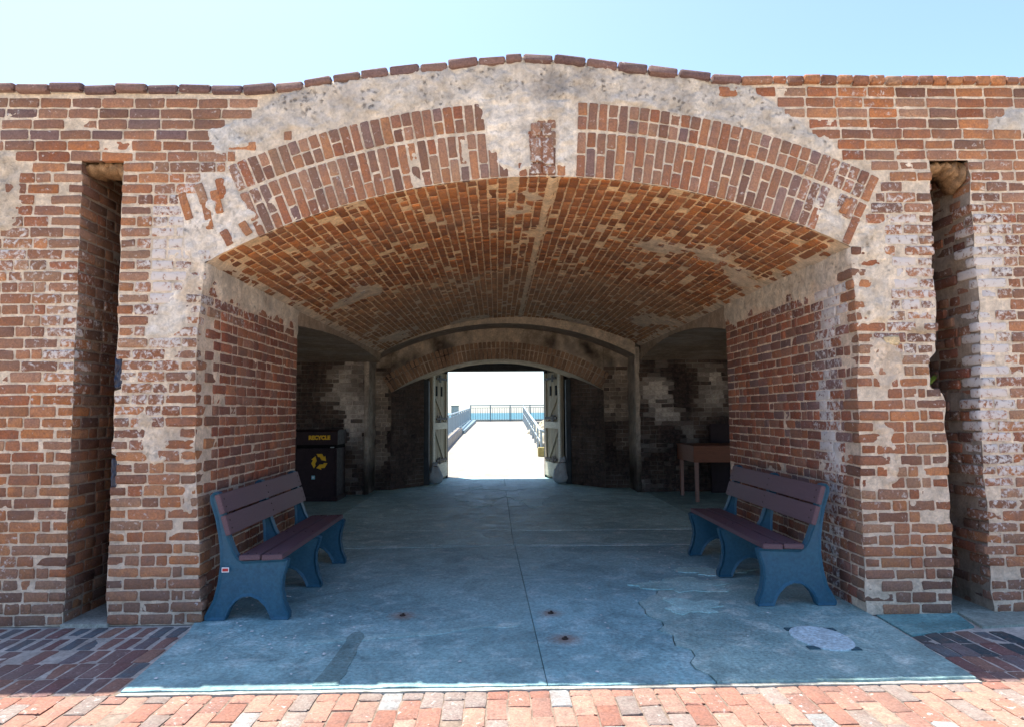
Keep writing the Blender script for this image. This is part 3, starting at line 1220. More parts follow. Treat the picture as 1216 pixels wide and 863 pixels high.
for i in range(nv_):
    th = thL + (i + .5) * vp
    s, c = math.sin(th), math.cos(th)
    Nn = Vector((-s, 0, -c))
    V_ = Vector((c, 0, -s))
    U = (-Nn).cross(V_)
    sgn = 1 if U.y > 0 else -1
    for a, b in sizes(VY1 - .05, i, R, 'vault'):
        ya, yb = .045 + a, .045 + b
        ym = (ya + yb) / 2
        lm = lime_v(th, ym)
        if lm > .24 and R.random() < .75:
            continue
        k = vault_tone(ym)
        cc = R.choice(PAL_VAULT)
        if ym > 3.2:
            cc = R.choice([(.5, .25, .12), (.42, .21, .105), (.56, .3, .15)])  # rear bricks lightened in colour to make up for weak light
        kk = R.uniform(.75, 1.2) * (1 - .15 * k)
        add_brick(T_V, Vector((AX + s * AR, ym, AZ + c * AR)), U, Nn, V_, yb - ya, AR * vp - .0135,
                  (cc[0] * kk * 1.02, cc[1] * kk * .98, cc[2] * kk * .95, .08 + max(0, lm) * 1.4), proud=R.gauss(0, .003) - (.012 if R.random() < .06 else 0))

# ------------------------------------------------------------------ side arches, rear walls
SIDE_S = 2.36


def side_arch(th, sgn, x0, x1, y0, y1, zs, crown, ztop):
    cy_, cz, cr = circle3((y0, zs), ((y0 + y1) / 2, crown), (y1, zs))
    ny, nx = 60, 50
    V = np.zeros((nx, ny, 3))
    C = np.zeros((nx, ny, 4))
    for i, x in enumerate(np.linspace(x0, x1, nx)):
        for j, y in enumerate(np.linspace(y0, y1, ny)):
            z = cz + math.sqrt(cr * cr - (y - cy_) ** 2)
            n = fbm(x * 2, y * 6, 2.2, 4)
            V[i, j] = (x, y, z + n * .012)
            k = .5 + .6 * n
            C[i, j] = (.26 + .14 * k, .2 + .11 * k, .15 + .08 * k, .3) if abs(x - x0) < 2.2 else (.72, .68, .6, .2)  # far, unseen ceiling whitened to bounce light inwards
    grid_mesh('plaster', V, C, MORTAR, th)
    V = np.zeros((ny, 6, 3))
    C = np.zeros((ny, 6, 4))
    for j, y in enumerate(np.linspace(y0, y1, ny)):
        zb = cz + math.sqrt(cr * cr - (y - cy_) ** 2)
        for i in range(6):
            V[j, i] = (x0 + .01 * fbm(y * 5, i, 1), y, zb + (ztop - zb) * i / 5)
            C[j, i] = (.42, .32, .24, .3)
    grid_mesh('plaster', V, C, MORTAR, th)


T_SL = thing('side_arch', 'low sooty arch opening off the passage on the left, above the recycling bin', 'arch')
T_SR = thing('side_arch', 'low sooty arch opening off the passage on the right, above the brown table', 'arch')
side_arch(T_SL, -1, JL, -9.6, LW_END, 7.32, SIDE_S, 2.46, ZL + .02)  # bay stretched out of view, open-fronted to let in fill daylight
side_arch(T_SR, 1, JR, 10.2, RW_END, 7.32, SIDE_S, 2.57, ZR + .02)

T_RL = thing('rear_wall', 'back wall with whitewashed and soot black bricks beside the recycling bin', 'wall')
T_RR = thing('rear_wall', 'soot black back wall with two whitish brick patches behind the brown table', 'wall')
T_RA = thing('rear_arch', 'grey plastered arch in the rear wall that frames the doorway recess', 'arch')
AL, ARX = -2.3, 2.5
BX, BZ, BR = circle3((AL, 2.42), (.16, 3.04), (ARX, 2.46))


def arch2(x):
    return BZ + np.sqrt(np.maximum(BR * BR - (np.asarray(x, float) - BX) ** 2, 0))


def white_l(x, z):
    if x < -4.6:
        return .8  # unseen end of the wall whitened for more bounce light
    n = fbm(x * 3.2, 6.6, z * 3.2, 4)
    a = 1.15 * blob(x, z, -2.62, 1.75, .3, .45) + .9 * blob(x, z, -2.5, 1.15, .2, .5) + .45 * blob(x, z, -2.45, 2.3, .6, .2)
    return max(0, min(1, a + n * .7 - .12))


def white_r(x, z):
    if x > 5.2:
        return .8  # whitened past the visible part, to bounce light back
    n = fbm(x * 3.2, 9.6, z * 3.2, 4)
    a = 1.1 * blob(x, z, 2.85, 1.85, .22, .35) + 1.1 * blob(x, z, 3.85, 1.8, .25, .4) + .55 * blob(x, z, 3.0, 1.4, .4, .2)
    return max(0, min(1, a + n * .65 - .15))


def white_b(x, z):
    n = fbm(x * 3.2, 2.6, z * 2.2, 4)
    a = sstep(1.5, 2.1, z) * .75 + .8 * blob(x, z, 2.1, 1.55, .2, .5) + .8 * blob(x, z, -2.2, 1.2, .12, .9) + .3 * blob(x, z, 2.3, 1.2, .2, .3)
    return max(0, min(1, a + n * .95 - .12))


def soot_col(wf, lo=(.022, .018, .018), hi=(.62, .57, .51)):
    def f(x, z):
        k = wf(x, z)
        if R.random() < .12:
            k *= R.random()
        j = R.uniform(.8, 1.2)
        cc = R.choice([lo, (.035, .025, .022), (.028, .021, .02)])
        return tuple((a * (1 - k) + b * k) * j for a, b in zip(cc, hi)) + (.28 * k,)
    return f


def flat_wall_grid(th, y, x0, x1, nx, nz_, bot, top, wf, lo=(.035, .03, .028), hi=(.56, .5, .44)):
    V = np.zeros((nx, nz_, 3))
    C = np.zeros((nx, nz_, 4))
    for i, x in enumerate(np.linspace(x0, x1, nx)):
        b, t = float(bot(x)), float(top(x))
        for j in range(nz_):
            z = b + (t - b) * j / (nz_ - 1)
            n2 = fbm(x * 10, y, z * 10, 3)
            k = wf(x, z)
            V[i, j] = (x, y + .006 - n2 * .004, z)
            C[i, j] = tuple(a * (1 - k) + c * k for a, c in zip(lo, hi)) + (.3,)
    grid_mesh('mortar', V, C, MORTAR, th)


flat_wall_grid(T_RL, 7.3, -9.6, AL, 80, 60, lambda x: 0, lambda x: 2.75, white_l)
flat_wall_grid(T_RR, 7.3, ARX, 10.2, 80, 60, lambda x: 0, lambda x: 2.85, white_r)
for k in range(30):
    z0, z1 = k * .0795 + JOINT / 2, (k + 1) * .0795 - JOINT / 2
    rect_bricks(T_RL, (0, 7.3, 0), FX, FN, FV, -4.4, AL - .02, k, z0, z1, soot_col(white_l), 'flemish')
    rect_bricks(T_RR, (0, 7.3, 0), FX, FN, FV, ARX + .02, 5.0, k, z0, z1, soot_col(white_r), 'flemish')
# the plaster band of the rear arch (front face), its soffit and its jambs
na = 90
V = np.zeros((na, 8, 3)); C = np.zeros((na, 8, 4))
W2 = np.zeros((na, 8, 3)); C2 = np.zeros((na, 8, 4))
for i, x in enumerate(np.linspace(AL, ARX, na)):
    zb = float(arch2(x))
    zt = max(float(intr_z(np.clip(x, JL, JR))), zb + .1) + .25
    for j in range(8):
        n = fbm(x * 6, j * .7, 3.1, 3)
        V[i, j] = (x, 7.285 - n * .012, zb + (zt - zb) * j / 7 + .004 * n)
        C[i, j] = (.62 + .1 * n, .52 + .09 * n, .41 + .08 * n, .6)
        W2[i, j] = (x, 7.285 + .72 * j / 7, zb + .006 * n)
        C2[i, j] = (.34 + .05 * n, .27 + .05 * n, .21 + .04 * n, .3)
grid_mesh('plaster_band', V, C, MORTAR, T_RA)
grid_mesh('soffit', W2, C2, MORTAR, T_RA)
for xj, nn in ((AL, 1), (ARX, -1)):
    V = np.zeros((10, 60, 3)); C = np.zeros((10, 60, 4))
    for i in range(10):
        for j in range(60):
            z = float(arch2(xj)) * j / 59
            n = fbm(i * .3, 2.1, z * 5, 4)
            V[i, j] = (xj + n * .015, 7.285 + .72 * i / 9, z)
            k = float(sstep(.3, .9, z)) * (.8 + .4 * n)
            C[i, j] = (.05 + .42 * k, .045 + .36 * k, .04 + .3 * k, .4)
    grid_mesh('jamb', V, C, MORTAR, T_RA, flip=nn < 0)
# narrow plastered pilaster faces either side of the recess
for x0, x1 in ((AL - .075, AL + .012), (ARX - .012, ARX + .075)):
    V = np.zeros((6, 60, 3)); C = np.zeros((6, 60, 4))
    for i in range(6):
        for j in range(60):
            z = 2.6 * j / 59
            n = fbm(i * .5 + x0, 2.1, z * 5, 4)
            V[i, j] = (x0 + (x1 - x0) * i / 5 + .012 * n, 7.275 - .012 * n + (.03 if i in (0, 5) else 0), z)
            k = float(sstep(.25, .9, z)) * (.85 + .4 * n)
            C[i, j] = (.05 + .46 * k, .045 + .39 * k, .04 + .32 * k, .4)
    grid_mesh('pilaster', V, C, MORTAR, T_RA)

# inner wall of the recess with its flat arch
T_IB = thing('inner_wall', 'smoke stained brick wall at the back of the recess with a flat arch over the doorway', 'wall')
IL, IR = -2.0, 2.03
CX, CZ, CR = circle3((IL, 1.83), (0, 2.45), (IR, 1.85))


def arch3(x):
    return CZ + np.sqrt(np.maximum(CR * CR - (np.asarray(x, float) - CX) ** 2, 0))


lo3, hi3 = (.04, .03, .027), (.62, .5, .38)
flat_wall_grid(T_IB, 8.0, IL, IR, 120, 30, arch3, lambda x: arch2(x) + .05, white_b, lo3, hi3)
flat_wall_grid(T_IB, 8.0, AL - .05, IL, 12, 70, lambda x: 0, lambda x: arch2(x) + .08, white_b, lo3, hi3)
flat_wall_grid(T_IB, 8.0, IR, ARX + .05, 14, 70, lambda x: 0, lambda x: arch2(x) + .08, white_b, lo3, hi3)
p3 = .078 / CR
t0, t1 = -math.asin((CX - IL) / CR), math.asin((IR - CX) / CR)
for i in range(int((t1 - t0) / p3)):
    th = t0 + (i + .5) * p3
    U = Vector((math.sin(th), 0, math.cos(th)))
    V_ = Vector((-math.cos(th), 0, math.sin(th)))
    for a, b in ((.004, .2), (.215, .33)):
        p = Vector((CX, 8.0, CZ)) + U * (CR + (a + b) / 2)
        k = R.uniform(.6, 1.2)
        add_brick(T_IB, p, U, Vector((0, -1, 0)), V_, b - a, .064, (.34 * k, .21 * k, .135 * k, .2), proud=.003)
for k in range(34):
    z0, z1 = k * .0795 + JOINT / 2, (k + 1) * .0795 - JOINT / 2
    if z1 < 2.3:
        rect_bricks(T_IB, (0, 8.0, 0), FX, FN, FV, AL + .01, IL - .01, k, z0, z1, soot_col(white_b, hi=(.46, .38, .3)), 'english')
        rect_bricks(T_IB, (0, 8.0, 0), FX, FN, FV, IR + .01, ARX - .01, k, z0, z1, soot_col(white_b, hi=(.46, .38, .3)), 'english')
# soffit of the flat arch, then splayed cheeks to the door
V = np.zeros((16, 60, 3)); C = np.zeros((16, 60, 4))
for i, y in enumerate(np.linspace(8.0, 9.05, 16)):
    for j, x in enumerate(np.linspace(IL, IR, 60)):
        n = fbm(x * 5 + y * 3, y * 5, 1.5, 3)
        V[i, j] = (x, y, float(arch3(x)) + .006 * n)
        C[i, j] = (.46 + .12 * n, .37 + .1 * n, .28 + .08 * n, .2)
grid_mesh('soffit', V, C, MORTAR, T_IB)
for xx, sg in ((IL, -1), (IR, 1)):
    path = [(xx, 8.0), (xx * .73, 8.75), (xx * .715, 10.36)]
    V = np.zeros((30, 40, 3)); C = np.zeros((30, 40, 4))
    for i in range(30):
        y = 8.0 + 2.36 * i / 29
        x = float(np.interp(y, [p[1] for p in path], [p[0] for p in path]))
        for j in range(40):
            z = 2.75 * j / 39
            n = fbm(x * 5 + y * 3, y * 5, z * 5, 3)
            V[i, j] = (x + .008 * n + sg * .008, y, z)
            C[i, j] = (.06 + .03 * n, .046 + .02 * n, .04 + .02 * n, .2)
    grid_mesh('splay', V, C, MORTAR, T_IB, flip=sg > 0)
for sx in (-1, 1):                      # brick courses on the splayed cheeks
    a = Vector((IL if sx < 0 else IR, 8.0, 0))
    b = Vector(((IL if sx < 0 else IR) * .73, 8.75, 0))
    d = (b - a).normalized()
    Nn = Vector((-d.y * sx * -1, d.x * sx * -1, 0)) if False else (Vector((d.y, -d.x, 0)) if sx < 0 else Vector((-d.y, d.x, 0)))
    U = (-Nn).cross(Vector((0, 0, 1)))
    for k in range(29):
        z0, z1 = k * .0795 + JOINT / 2, (k + 1) * .0795 - JOINT / 2
        L = (b - a).length
        o = a if U.dot(d) > 0 else b
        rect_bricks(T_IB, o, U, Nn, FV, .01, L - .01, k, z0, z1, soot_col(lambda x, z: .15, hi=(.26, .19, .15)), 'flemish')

# roof and enclosing masonry (out of sight); side bays invented, open in front for fill daylight
PALE_BOUNCE = simple('pale_bounce_masonry', (.6, .55, .47), .95, .2, 5, .01, .1)  # unseen masonry made pale to reflect light into the passage
sh = struct('casemate_masonry')
for d in ((-9.9, 10.5, .6, 10.62, 3.42, 3.72), (-9.9, -9.6, .6, 10.6, -.1, 3.42), (10.2, 10.5, .6, 10.6, -.1, 3.42),
          (-9.6, -1.15, 10.34, 10.6, -.1, 3.42), (1.09, 10.2, 10.34, 10.6, -.1, 3.42), (-1.15, 1.09, 10.345, 10.6, 2.37, 3.42),
          (-9.6, AL - .06, 7.36, 7.9, -.1, 3.42), (ARX + .06, 10.2, 7.36, 7.9, -.1, 3.42)):
    box_obj('masonry', d, PALE_BOUNCE, sh)

flush_walls()
WALLS.clear()

# ------------------------------------------------------------------ ground, floor slabs, pavement
earth = struct('ground')
me = bpy.data.meshes.new('ground')
me.from_pydata([(-400, -400, -.06), (400, -400, -.06), (400, 10.7, -.06), (-400, 10.7, -.06)], [], [(0, 1, 2, 3)])
COURT = concrete_material('courtyard_paving', (.56, .44, .31), (.5, .39, .27), (.62, .5, .37))  # unseen ground, coloured pale and warm to bounce light onto the walls
mobj('ground_sheet', me, COURT, earth)

floor = struct('concrete_floor')


def slab(name, pts, z=.015, mat=SLAB, tint=(1, 1, 1, 1), th=.07, bev=.004, parent=floor, label=None):
    bm = bmesh.new()
    prism(bm, pts, 'z', z - th, z)
    o = bm_obj(name, bm, mat, parent, bev=bev, seg=1)
    o.color = tint
    if label:
        o['label'] = label
    return o


FE = -1.157


def jag(a, b, n, amp, seed):
    out = []
    for i in range(n + 1):
        t = i / n
        x, y = a[0] + (b[0] - a[0]) * t, a[1] + (b[1] - a[1]) * t
        d = math.hypot(b[0] - a[0], b[1] - a[1])
        nx_, ny_ = -(b[1] - a[1]) / d, (b[0] - a[0]) / d
        k = amp * fbm(x * 5 + seed, y * 5, seed, 3) * (0 if i in (0, n) else 1)
        out.append((x + nx_ * k, y + ny_ * k))
    return out


front_edge = jag((-1.955, FE), (.2545, FE), 24, .02, 3)
slab('concrete_slab', front_edge + [(.1805, 2.6)] + [(-2.09, 2.6), (-2.09, 0), (-2.04, -.2)])
def star(cx, cy_, rx, ry, seed, n=40):
    out = []
    for k in range(n):
        a = 2 * math.pi * k / n
        r = 1 + .75 * fbm(math.cos(a) * 1.7 + seed, math.sin(a) * 1.7, seed, 4)
        out.append((cx + rx * r * math.cos(a), cy_ + ry * r * math.sin(a)))
    return out


crack = jag((1.15, FE), (1.05, .35), 16, .09, 7) + jag((1.05, .35), (1.55, .95), 8, .1, 9)[1:] + jag((1.55, .95), (2.6, 1.15), 8, .08, 5)[1:]
off = .004
slab('concrete_slab', jag((.2595, FE), (1.15 - off, FE), 10, .02, 4)[:-1] + [(x - off, y + off * .4) for x, y in crack] + [(2.6, 2.6), (.1855, 2.6)], tint=(.93, .97, 1, 1))
patch = [(x, y) for x, y in star(1.42, .2, .22, .17, 13)]
right_front = jag((1.15 + off, FE), (2.54, FE), 14, .02, 6) + [(2.6, -.2), (2.6, 1.15 - off)] + [(x + off, y - off * .4) for x, y in crack[::-1]][:-1]
slab('concrete_slab', right_front, tint=(1.12, 1.02, .95, 1), z=.02)
slab('concrete_patch', patch, z=.024, tint=(1.55, 1.42, 1.3, 1), th=.01, bev=.002, label='pale lighter patch in the floor by the right bench')
rows = [(2.61, 3.55), (3.56, 5.6), (5.61, 7.6), (7.61, 10.3)]
for (a, b) in rows:  # lighter tints stand in for the light missing on the rear floor
    xa, xb = .1795 - .004 * a, .1845 - .004 * a
    slab('concrete_slab', [(-2.2, a), (xa, a), (xa - .004, b), (-2.2, b)], tint=(1.38, 1.32, 1.28, 1))
    slab('concrete_slab', [(xb, a), (2.65, a), (2.65, b), (xb - .004, b)], tint=(1.38, 1.32, 1.28, 1))
    slab('concrete_slab', [(-4.4, a), (-2.21, a), (-2.21, b), (-4.4, b)], tint=(1.1, 1.05, 1, 1))
    slab('concrete_slab', [(-9.6, a), (-4.41, a), (-4.41, b), (-9.6, b)], mat=PALE)  # unseen side-bay floor, made pale to bounce light
    slab('concrete_slab', [(2.66, a), (5.0, a), (5.0, b), (2.66, b)], tint=(1.1, 1.05, 1, 1))
    slab('concrete_slab', [(5.01, a), (10.2, a), (10.2, b), (5.01, b)], mat=PALE)  # right side-bay floor, out of view and pale for bounce too
for pts, z, tint, nm in (
        ([(.3, 2.52), (2.3, 2.5), (2.3, 2.56), (.3, 2.575)], .0185, (1.7, 1.45, 1.4, 1), 'pale_seam'),
        ([(.3, 3.47), (2.4, 3.45), (2.4, 3.53), (.3, 3.54)], .0185, (1.6, 1.4, 1.35, 1), 'pale_seam'),
        ([(-1.95, 2.5), (-.2, 2.52), (-.2, 2.57), (-1.95, 2.56)], .0185, (1.35, 1.25, 1.2, 1), 'pale_seam'),
        (jag((-1.2, -.5), (.15, -.16), 16, .05, 12) + jag((.15, -.10), (-1.2, -.42), 16, .05, 15), .0185, (1.3, 1.2, 1.15, 1), 'pale_seam'),
        (star(-.32, 6.6, .42, .75, 3), .0195, (1.6, 1.55, 1.5, 1), 'worn_glint_patch'),  # pale tints of these patches paint glints on the worn floor
        (star(.55, 6.5, .33, .8, 5), .0195, (1.65, 1.58, 1.52, 1), 'worn_glint_patch'),
        (star(.1, 8.2, .7, .4, 8), .0195, (1.5, 1.45, 1.4, 1), 'worn_glint_patch'),
        (star(1.55, .8, .34, .2, 6), .025, (1.35, 1.28, 1.2, 1), 'concrete_patch'),
        (star(1.95, 1.3, .3, .14, 9), .022, (1.4, 1.3, 1.22, 1), 'concrete_patch')):
    slab(nm, pts, z=z, tint=tint, th=.012, bev=.001)
slab('sunlit_edge_strip', jag((-1.965, FE - .034), (2.55, FE - .034), 60, .012, 51) + [(2.545, FE - .002), (-1.957, FE - .002)], z=.008, mat=PALE, th=.06, bev=.004)  # pale strip added to paint the sunlit line of the slab edge
# the narrow darker gravel strip in the left slab
slab('gravel_strip', jag((-.98, FE + .03), (-.95, -.28), 10, .03, 2) + [(-.91, -.24)] + jag((-.87, -.3), (-.84, FE + .03), 10, .03, 8), z=.019, tint=(.74, .72, .7, 1), th=.01, bev=.001)
# concrete aprons at the feet of the slots
ap = struct('concrete_apron')
slab('apron_slab', [(-2.99, -.02), (-2.67, -.02), (-2.67, 1.16), (-3.0, 1.16)], z=.02, mat=PALE, parent=ap)
slab('apron_slab', [(2.64, -.44), (3.16, -.28), (3.24, .02), (2.66, .0)], z=.006, mat=SLAB, tint=(.62, .78, .76, 1), parent=ap)
slab('apron_slab', [(3.2, -.3), (3.26, .02), (3.2, .05), (3.2, 1.16), (3.6, 1.16), (3.56, .04), (3.9, .02), (3.9, -.22)], z=.012, mat=PALE, tint=(.8, .92, .92, 1), parent=ap)

# brick pavement
pv = struct('brick_pavement')
V = np.zeros((120, 60, 3)); C = np.zeros((120, 60, 4))
for i, x in enumerate(np.linspace(-4.6, 4.8, 120)):
    for j, y in enumerate(np.linspace(-2.6, .03, 60)):
        n = fbm(x * 6, y * 6, 2, 4)
        V[i, j] = (x, y, -.007 + .001 * float(x < -1.9 and y > FE) + n * .003 - .02 * (1 if -1.9 < x < 2.5 and y > -1.05 else 0))
        C[i, j] = (.26, .2, .16, .1) if y < FE + .03 else (.55, .52, .47, .1)
grid_mesh('sand_bed', V, C, MORTAR, pv)
PAVE = [(.31, .155, .115), (.33, .175, .13), (.28, .13, .095), (.35, .2, .15), (.26, .14, .11), (.32, .2, .155), (.24, .2, .18)]
PAVE_SHADED = [(.26, .14, .12), (.2, .105, .1), (.17, .15, .16), (.3, .17, .13), (.11, .14, .16), (.22, .15, .14)]  # same pavers with the blue shade mixed into their colours
pz = Vector((0, 0, 1))


def paver(x0, x1, y0, y1, col, dz=0):
    add_brick(pv, Vector(((x0 + x1) / 2, (y0 + y1) / 2, .0 + dz)), Vector((0, 1, 0)), pz, Vector((-1, 0, 0)), y1 - y0, x1 - x0, col, tilt=.8)


PW, PLn = .108, .222
i = 0
xx = -4.5
while xx < 4.7:
    wv = PW * R.uniform(.95, 1.05)
    yy = FE - .012 - (PLn / 2 if i % 2 else 0) * R.uniform(.8, 1.1)
    if i % 2:
        paver(xx, xx + wv - .005, yy + .006, FE - .012, R.choice(PAVE) + (.1,), .002 * fbm(xx, yy, 1))
    while yy > -2.45:
        l = PLn * R.uniform(.94, 1.05)
        c = R.choice(PAVE)
        grey = R.random() < (.14 if -1.2 < xx < 1.2 else .05)
        if grey:
            c = (.27, .28, .28)
        k = R.uniform(.85, 1.15)
        if R.random() > .015:
            paver(xx, xx + wv - .007, yy - l + .007, yy, tuple(a * k for a in c) + (R.choice((0, .1, .25)),), .004 * fbm(xx * 2, yy * 2, 1) + R.gauss(0, .0015))
        yy -= l
    xx += wv
    i += 1


def left_edge(y):
    return -1.965 - .12 * (y - FE) / 1.1 - .015


for side in (-1, 1):
    yr = -.03 if side < 0 else -.36
    r = 0
    while yr > FE + .06:
        l = .225 * R.uniform(.95, 1.04)
        ylo = max(yr - l, FE - .002)
        wide = .034 if r < 2 and side < 0 else .009
        e = left_edge(yr) if side < 0 else (2.56 + .07 * (yr - FE) + .02)
        xx = e
        while abs(xx) < 4.5:
            wv = (.112 if r < 2 else .106) * R.uniform(.95, 1.05)
            a, b = (xx - wv + wide, xx) if side < 0 else (xx, xx + wv - wide)
            skip = (side < 0 and r == 2 and xx < -2.55 and R.random() < .4) or (side > 0 and (a < 3.95 and ylo > -.62 and a > 3.2)) and R.random() < .4
            if not skip:
                c = R.choice(PAVE_SHADED)
                if side > 0 and r < 2 and R.random() < .35:
                    c = (.035, .07, .085)
                paver(a, b, ylo + wide * .5, yr, c + (.12,), R.gauss(0, .002) - .002)
            xx += side * wv
        yr -= l
        r += 1
flush_walls()
WALLS.clear()

# little white flakes lying on the floor
bm = bmesh.new()
for k in range(130):
    q = R.random()
    if q < .4:
        x, y = R.gauss(-1.55, .35), R.gauss(.15, .45)
    elif q < .7:
        x, y = R.gauss(1.6, .4), R.gauss(.9, .5)
    else:
        x, y = R.uniform(-1.9, 2.4), R.uniform(-1.1, 3)
    if not (-1.95 < x < 2.5 and y > -1.05):
        continue
    s = R.uniform(.004, .014)
    z = .022
    vs_ = [bm.verts.new((x + s * math.cos(a) * R.uniform(.6, 1.3), y + s * math.sin(a) * R.uniform(.6, 1.6), z + R.uniform(0, .004))) for a in (0, 1.3, 2.6, 3.9, 5.2)]
    c = bm.verts.new((x, y, z + .006))
    for a in range(5):
        bm.faces.new((vs_[a], vs_[(a + 1) % 5], c))
o = bm_obj('debris', bm, M_DEBRIS)
o['kind'] = 'stuff'

# oval repair plate with four dark brick corners, three rusty anchor stubs
pl = thing('oval_cover', 'pale oval concrete cover in the floor with four dark stubs at its rim', 'cover', (2.02, -.52, .02))
bm = bmesh.new()
pts = [(.165 * math.cos(a) * (1 + .03 * math.sin(3 * a)), .235 * math.sin(a) * (1 + .03 * math.cos(2 * a))) for a in np.linspace(0, 2 * math.pi, 36, endpoint=False)]
prism(bm, [(x * math.cos(.12) - y * math.sin(.12), x * math.sin(.12) + y * math.cos(.12)) for x, y in pts], 'z', -.02, .007)
o = bm_obj('plate', bm, concrete_material('cover_concrete', (.46, .6, .64), (.4, .53, .57), (.56, .66, .67)), pl, bev=.003)
M_STUB = simple('dark_stub', (.05, .12, .15), .7, .3, 40, .003, .3)
for a in (.75, 2.3, 3.9, 5.35):
    x, y = .18 * math.cos(a), .24 * math.sin(a)
    box_obj('stub', (x - .035, x + .035, y - .028, y + .028, -.02, .006), M_STUB, pl, bev=.004)
labs = ['rusty anchor stub in the floor left of the centre joint', 'rusty anchor stub right of the centre joint, farther from the sunlit bricks', 'rusty anchor stub right of the centre joint, nearer the sunlit bricks']
for (x, y, r), lb in zip(RUST, labs):
    t = thing('anchor_stub', lb, 'bolt', (x, y, .015), group='rusty anchor stubs in the floor')
    bm = bmesh.new()
    tube(bm, (0, 0, -.01), (0, 0, .006), .022, 10)
    bm_obj('washer', bm, M_IRON, t, bev=.002)
    bm = bmesh.new()
    tube(bm, (.004, .002, 0), (.004, .002, .016), .009, 7)
    bm_obj('stud', bm, M_IRON, t)

# ------------------------------------------------------------------ benches
SUP = [(0, 0), (-.005, .03), (.06, .15), (.09, .27), (.105, .4), (.1, .52), (.085, .62), (.06, .74), (.018, .865), (.02, .905), (.045, .928), (.08, .925), (.098, .9),
       (.1, .86), (.13, .74), (.165, .6), (.205, .5), (.235, .452), (.275, .425), (.4, .43), (.585, .438), (.61, .43), (.6, .38), (.575, .3), (.57, .22),
       (.59, .12), (.625, .045), (.622, 0), (.49, 0), (.475, .04), (.445, .095), (.395, .145), (.335, .17), (.275, .165), (.225, .135), (.185, .085), (.16, .03), (.15, 0)]


SUP = [(x * .93, z * .95) for x, z in SUP]


def make_bench(label):
    t = thing('park_bench', label, 'bench', group='benches against the passage walls')
    for k, y in enumerate((.03, .905, 1.78)):
        bm = bmesh.new()
        fs = prism(bm, SUP, 'y', y - .035, y + .035)
        bmesh.ops.recalc_face_normals(bm, faces=bm.faces)
        caps = [f for f in bm.faces if len(f.verts) == len(SUP)]
        bmesh.ops.inset_region(bm, faces=caps, thickness=.021, depth=0, use_even_offset=True)
        caps = [f for f in bm.faces if len(f.verts) == len(SUP)]
        for f in caps:
            s = 1 if f.calc_center_median().y > y else -1
            for v in f.verts:
                v.co.y -= s * .014
        o = bm_obj('support', bm, M_BLUE, t, bev=.004, seg=2)
        smooth(o.data)
        o.data.set_sharp_from_angle(angle=math.radians(38))
        for j, (bx_, bz_) in enumerate(((.14, .83), (.19, .69), (.33, .475), (.5, .48))):
            pass
    L0, L1 = -.02, 1.835

    def plank(name, p, ang, w_, th_):
        bm = bmesh.new()
        m = Matrix.Translation((p[0], 0, p[1])) @ Matrix.Rotation(ang, 4, 'Y')
        box(bm, 0, th_, L0, L1, 0, w_, m)
        o = bm_obj(name, bm, M_PURPLE, t, bev=.004, seg=2)
        bm = bmesh.new()
        for y in (.03, .905, 1.78):
            for q in (.3, .7):
                a = m @ Vector((th_, y, w_ * q))
                b_ = m @ Vector((th_ + .003, y, w_ * q))
                tube(bm, a, b_, .006, 8)
        b = bm_obj('bolts', bm, M_IRON, o)
        b['kind'] = 'stuff'
        return o
    a = -math.radians(17)
    plank('back_plank', (.095, .727), a, .14, .038)
    plank('back_plank', (.14, .58), a, .14, .038)
    # seat planks: rotated so that 'height' runs forward
    for x in (.235, .39):
        bm = bmesh.new()
        m = Matrix.Translation((x, 0, .411)) @ Matrix.Rotation(-math.radians(2), 4, 'Y')
        box(bm, 0, .147, L0, L1, 0, .036, m)
        o = bm_obj('seat_plank', bm, M_PURPLE, t, bev=.004, seg=2)
        bm = bmesh.new()
        for y in (.03, .905, 1.78):
            for q in (.045, .105):
                tube(bm, m @ Vector((q, y, .036)), m @ Vector((q, y, .039)), .006, 8)
        b = bm_obj('bolts', bm, M_IRON, o)
        b['kind'] = 'stuff'
    return t


bl = make_bench('purple plank bench with blue supports and a red sticker, at the left wall')
bl.location = (-2.035, .03, .016)
br = bpy.data.objects.new('park_bench', None)
link(br)
br['label'] = 'purple plank bench with blue supports at the right wall, near the brown table'
br['category'] = 'bench'
br['group'] = bl['group']
for ch in list(bl.children):
    c = ch.copy()
    COL.objects.link(c)
    c.parent = br
    for g in ch.children:
        d = g.copy()
        COL.objects.link(d)
        d.parent = c
br.location = (2.47, 1.99, .021)
br.rotation_euler = (0, 0, math.pi + .0)
# sticker on the left bench
sup = [c for c in bl.children if c.name.startswith('support')][0]
st_ = box_obj('sticker', (.12, .17, -.0265, -.0225, .335, .368), M_WHITE, sup)
st_.name = 'sticker'
box_obj('sticker_print', (.125, .165, -.028, -.0262, .341, .362), M_RED, sup)

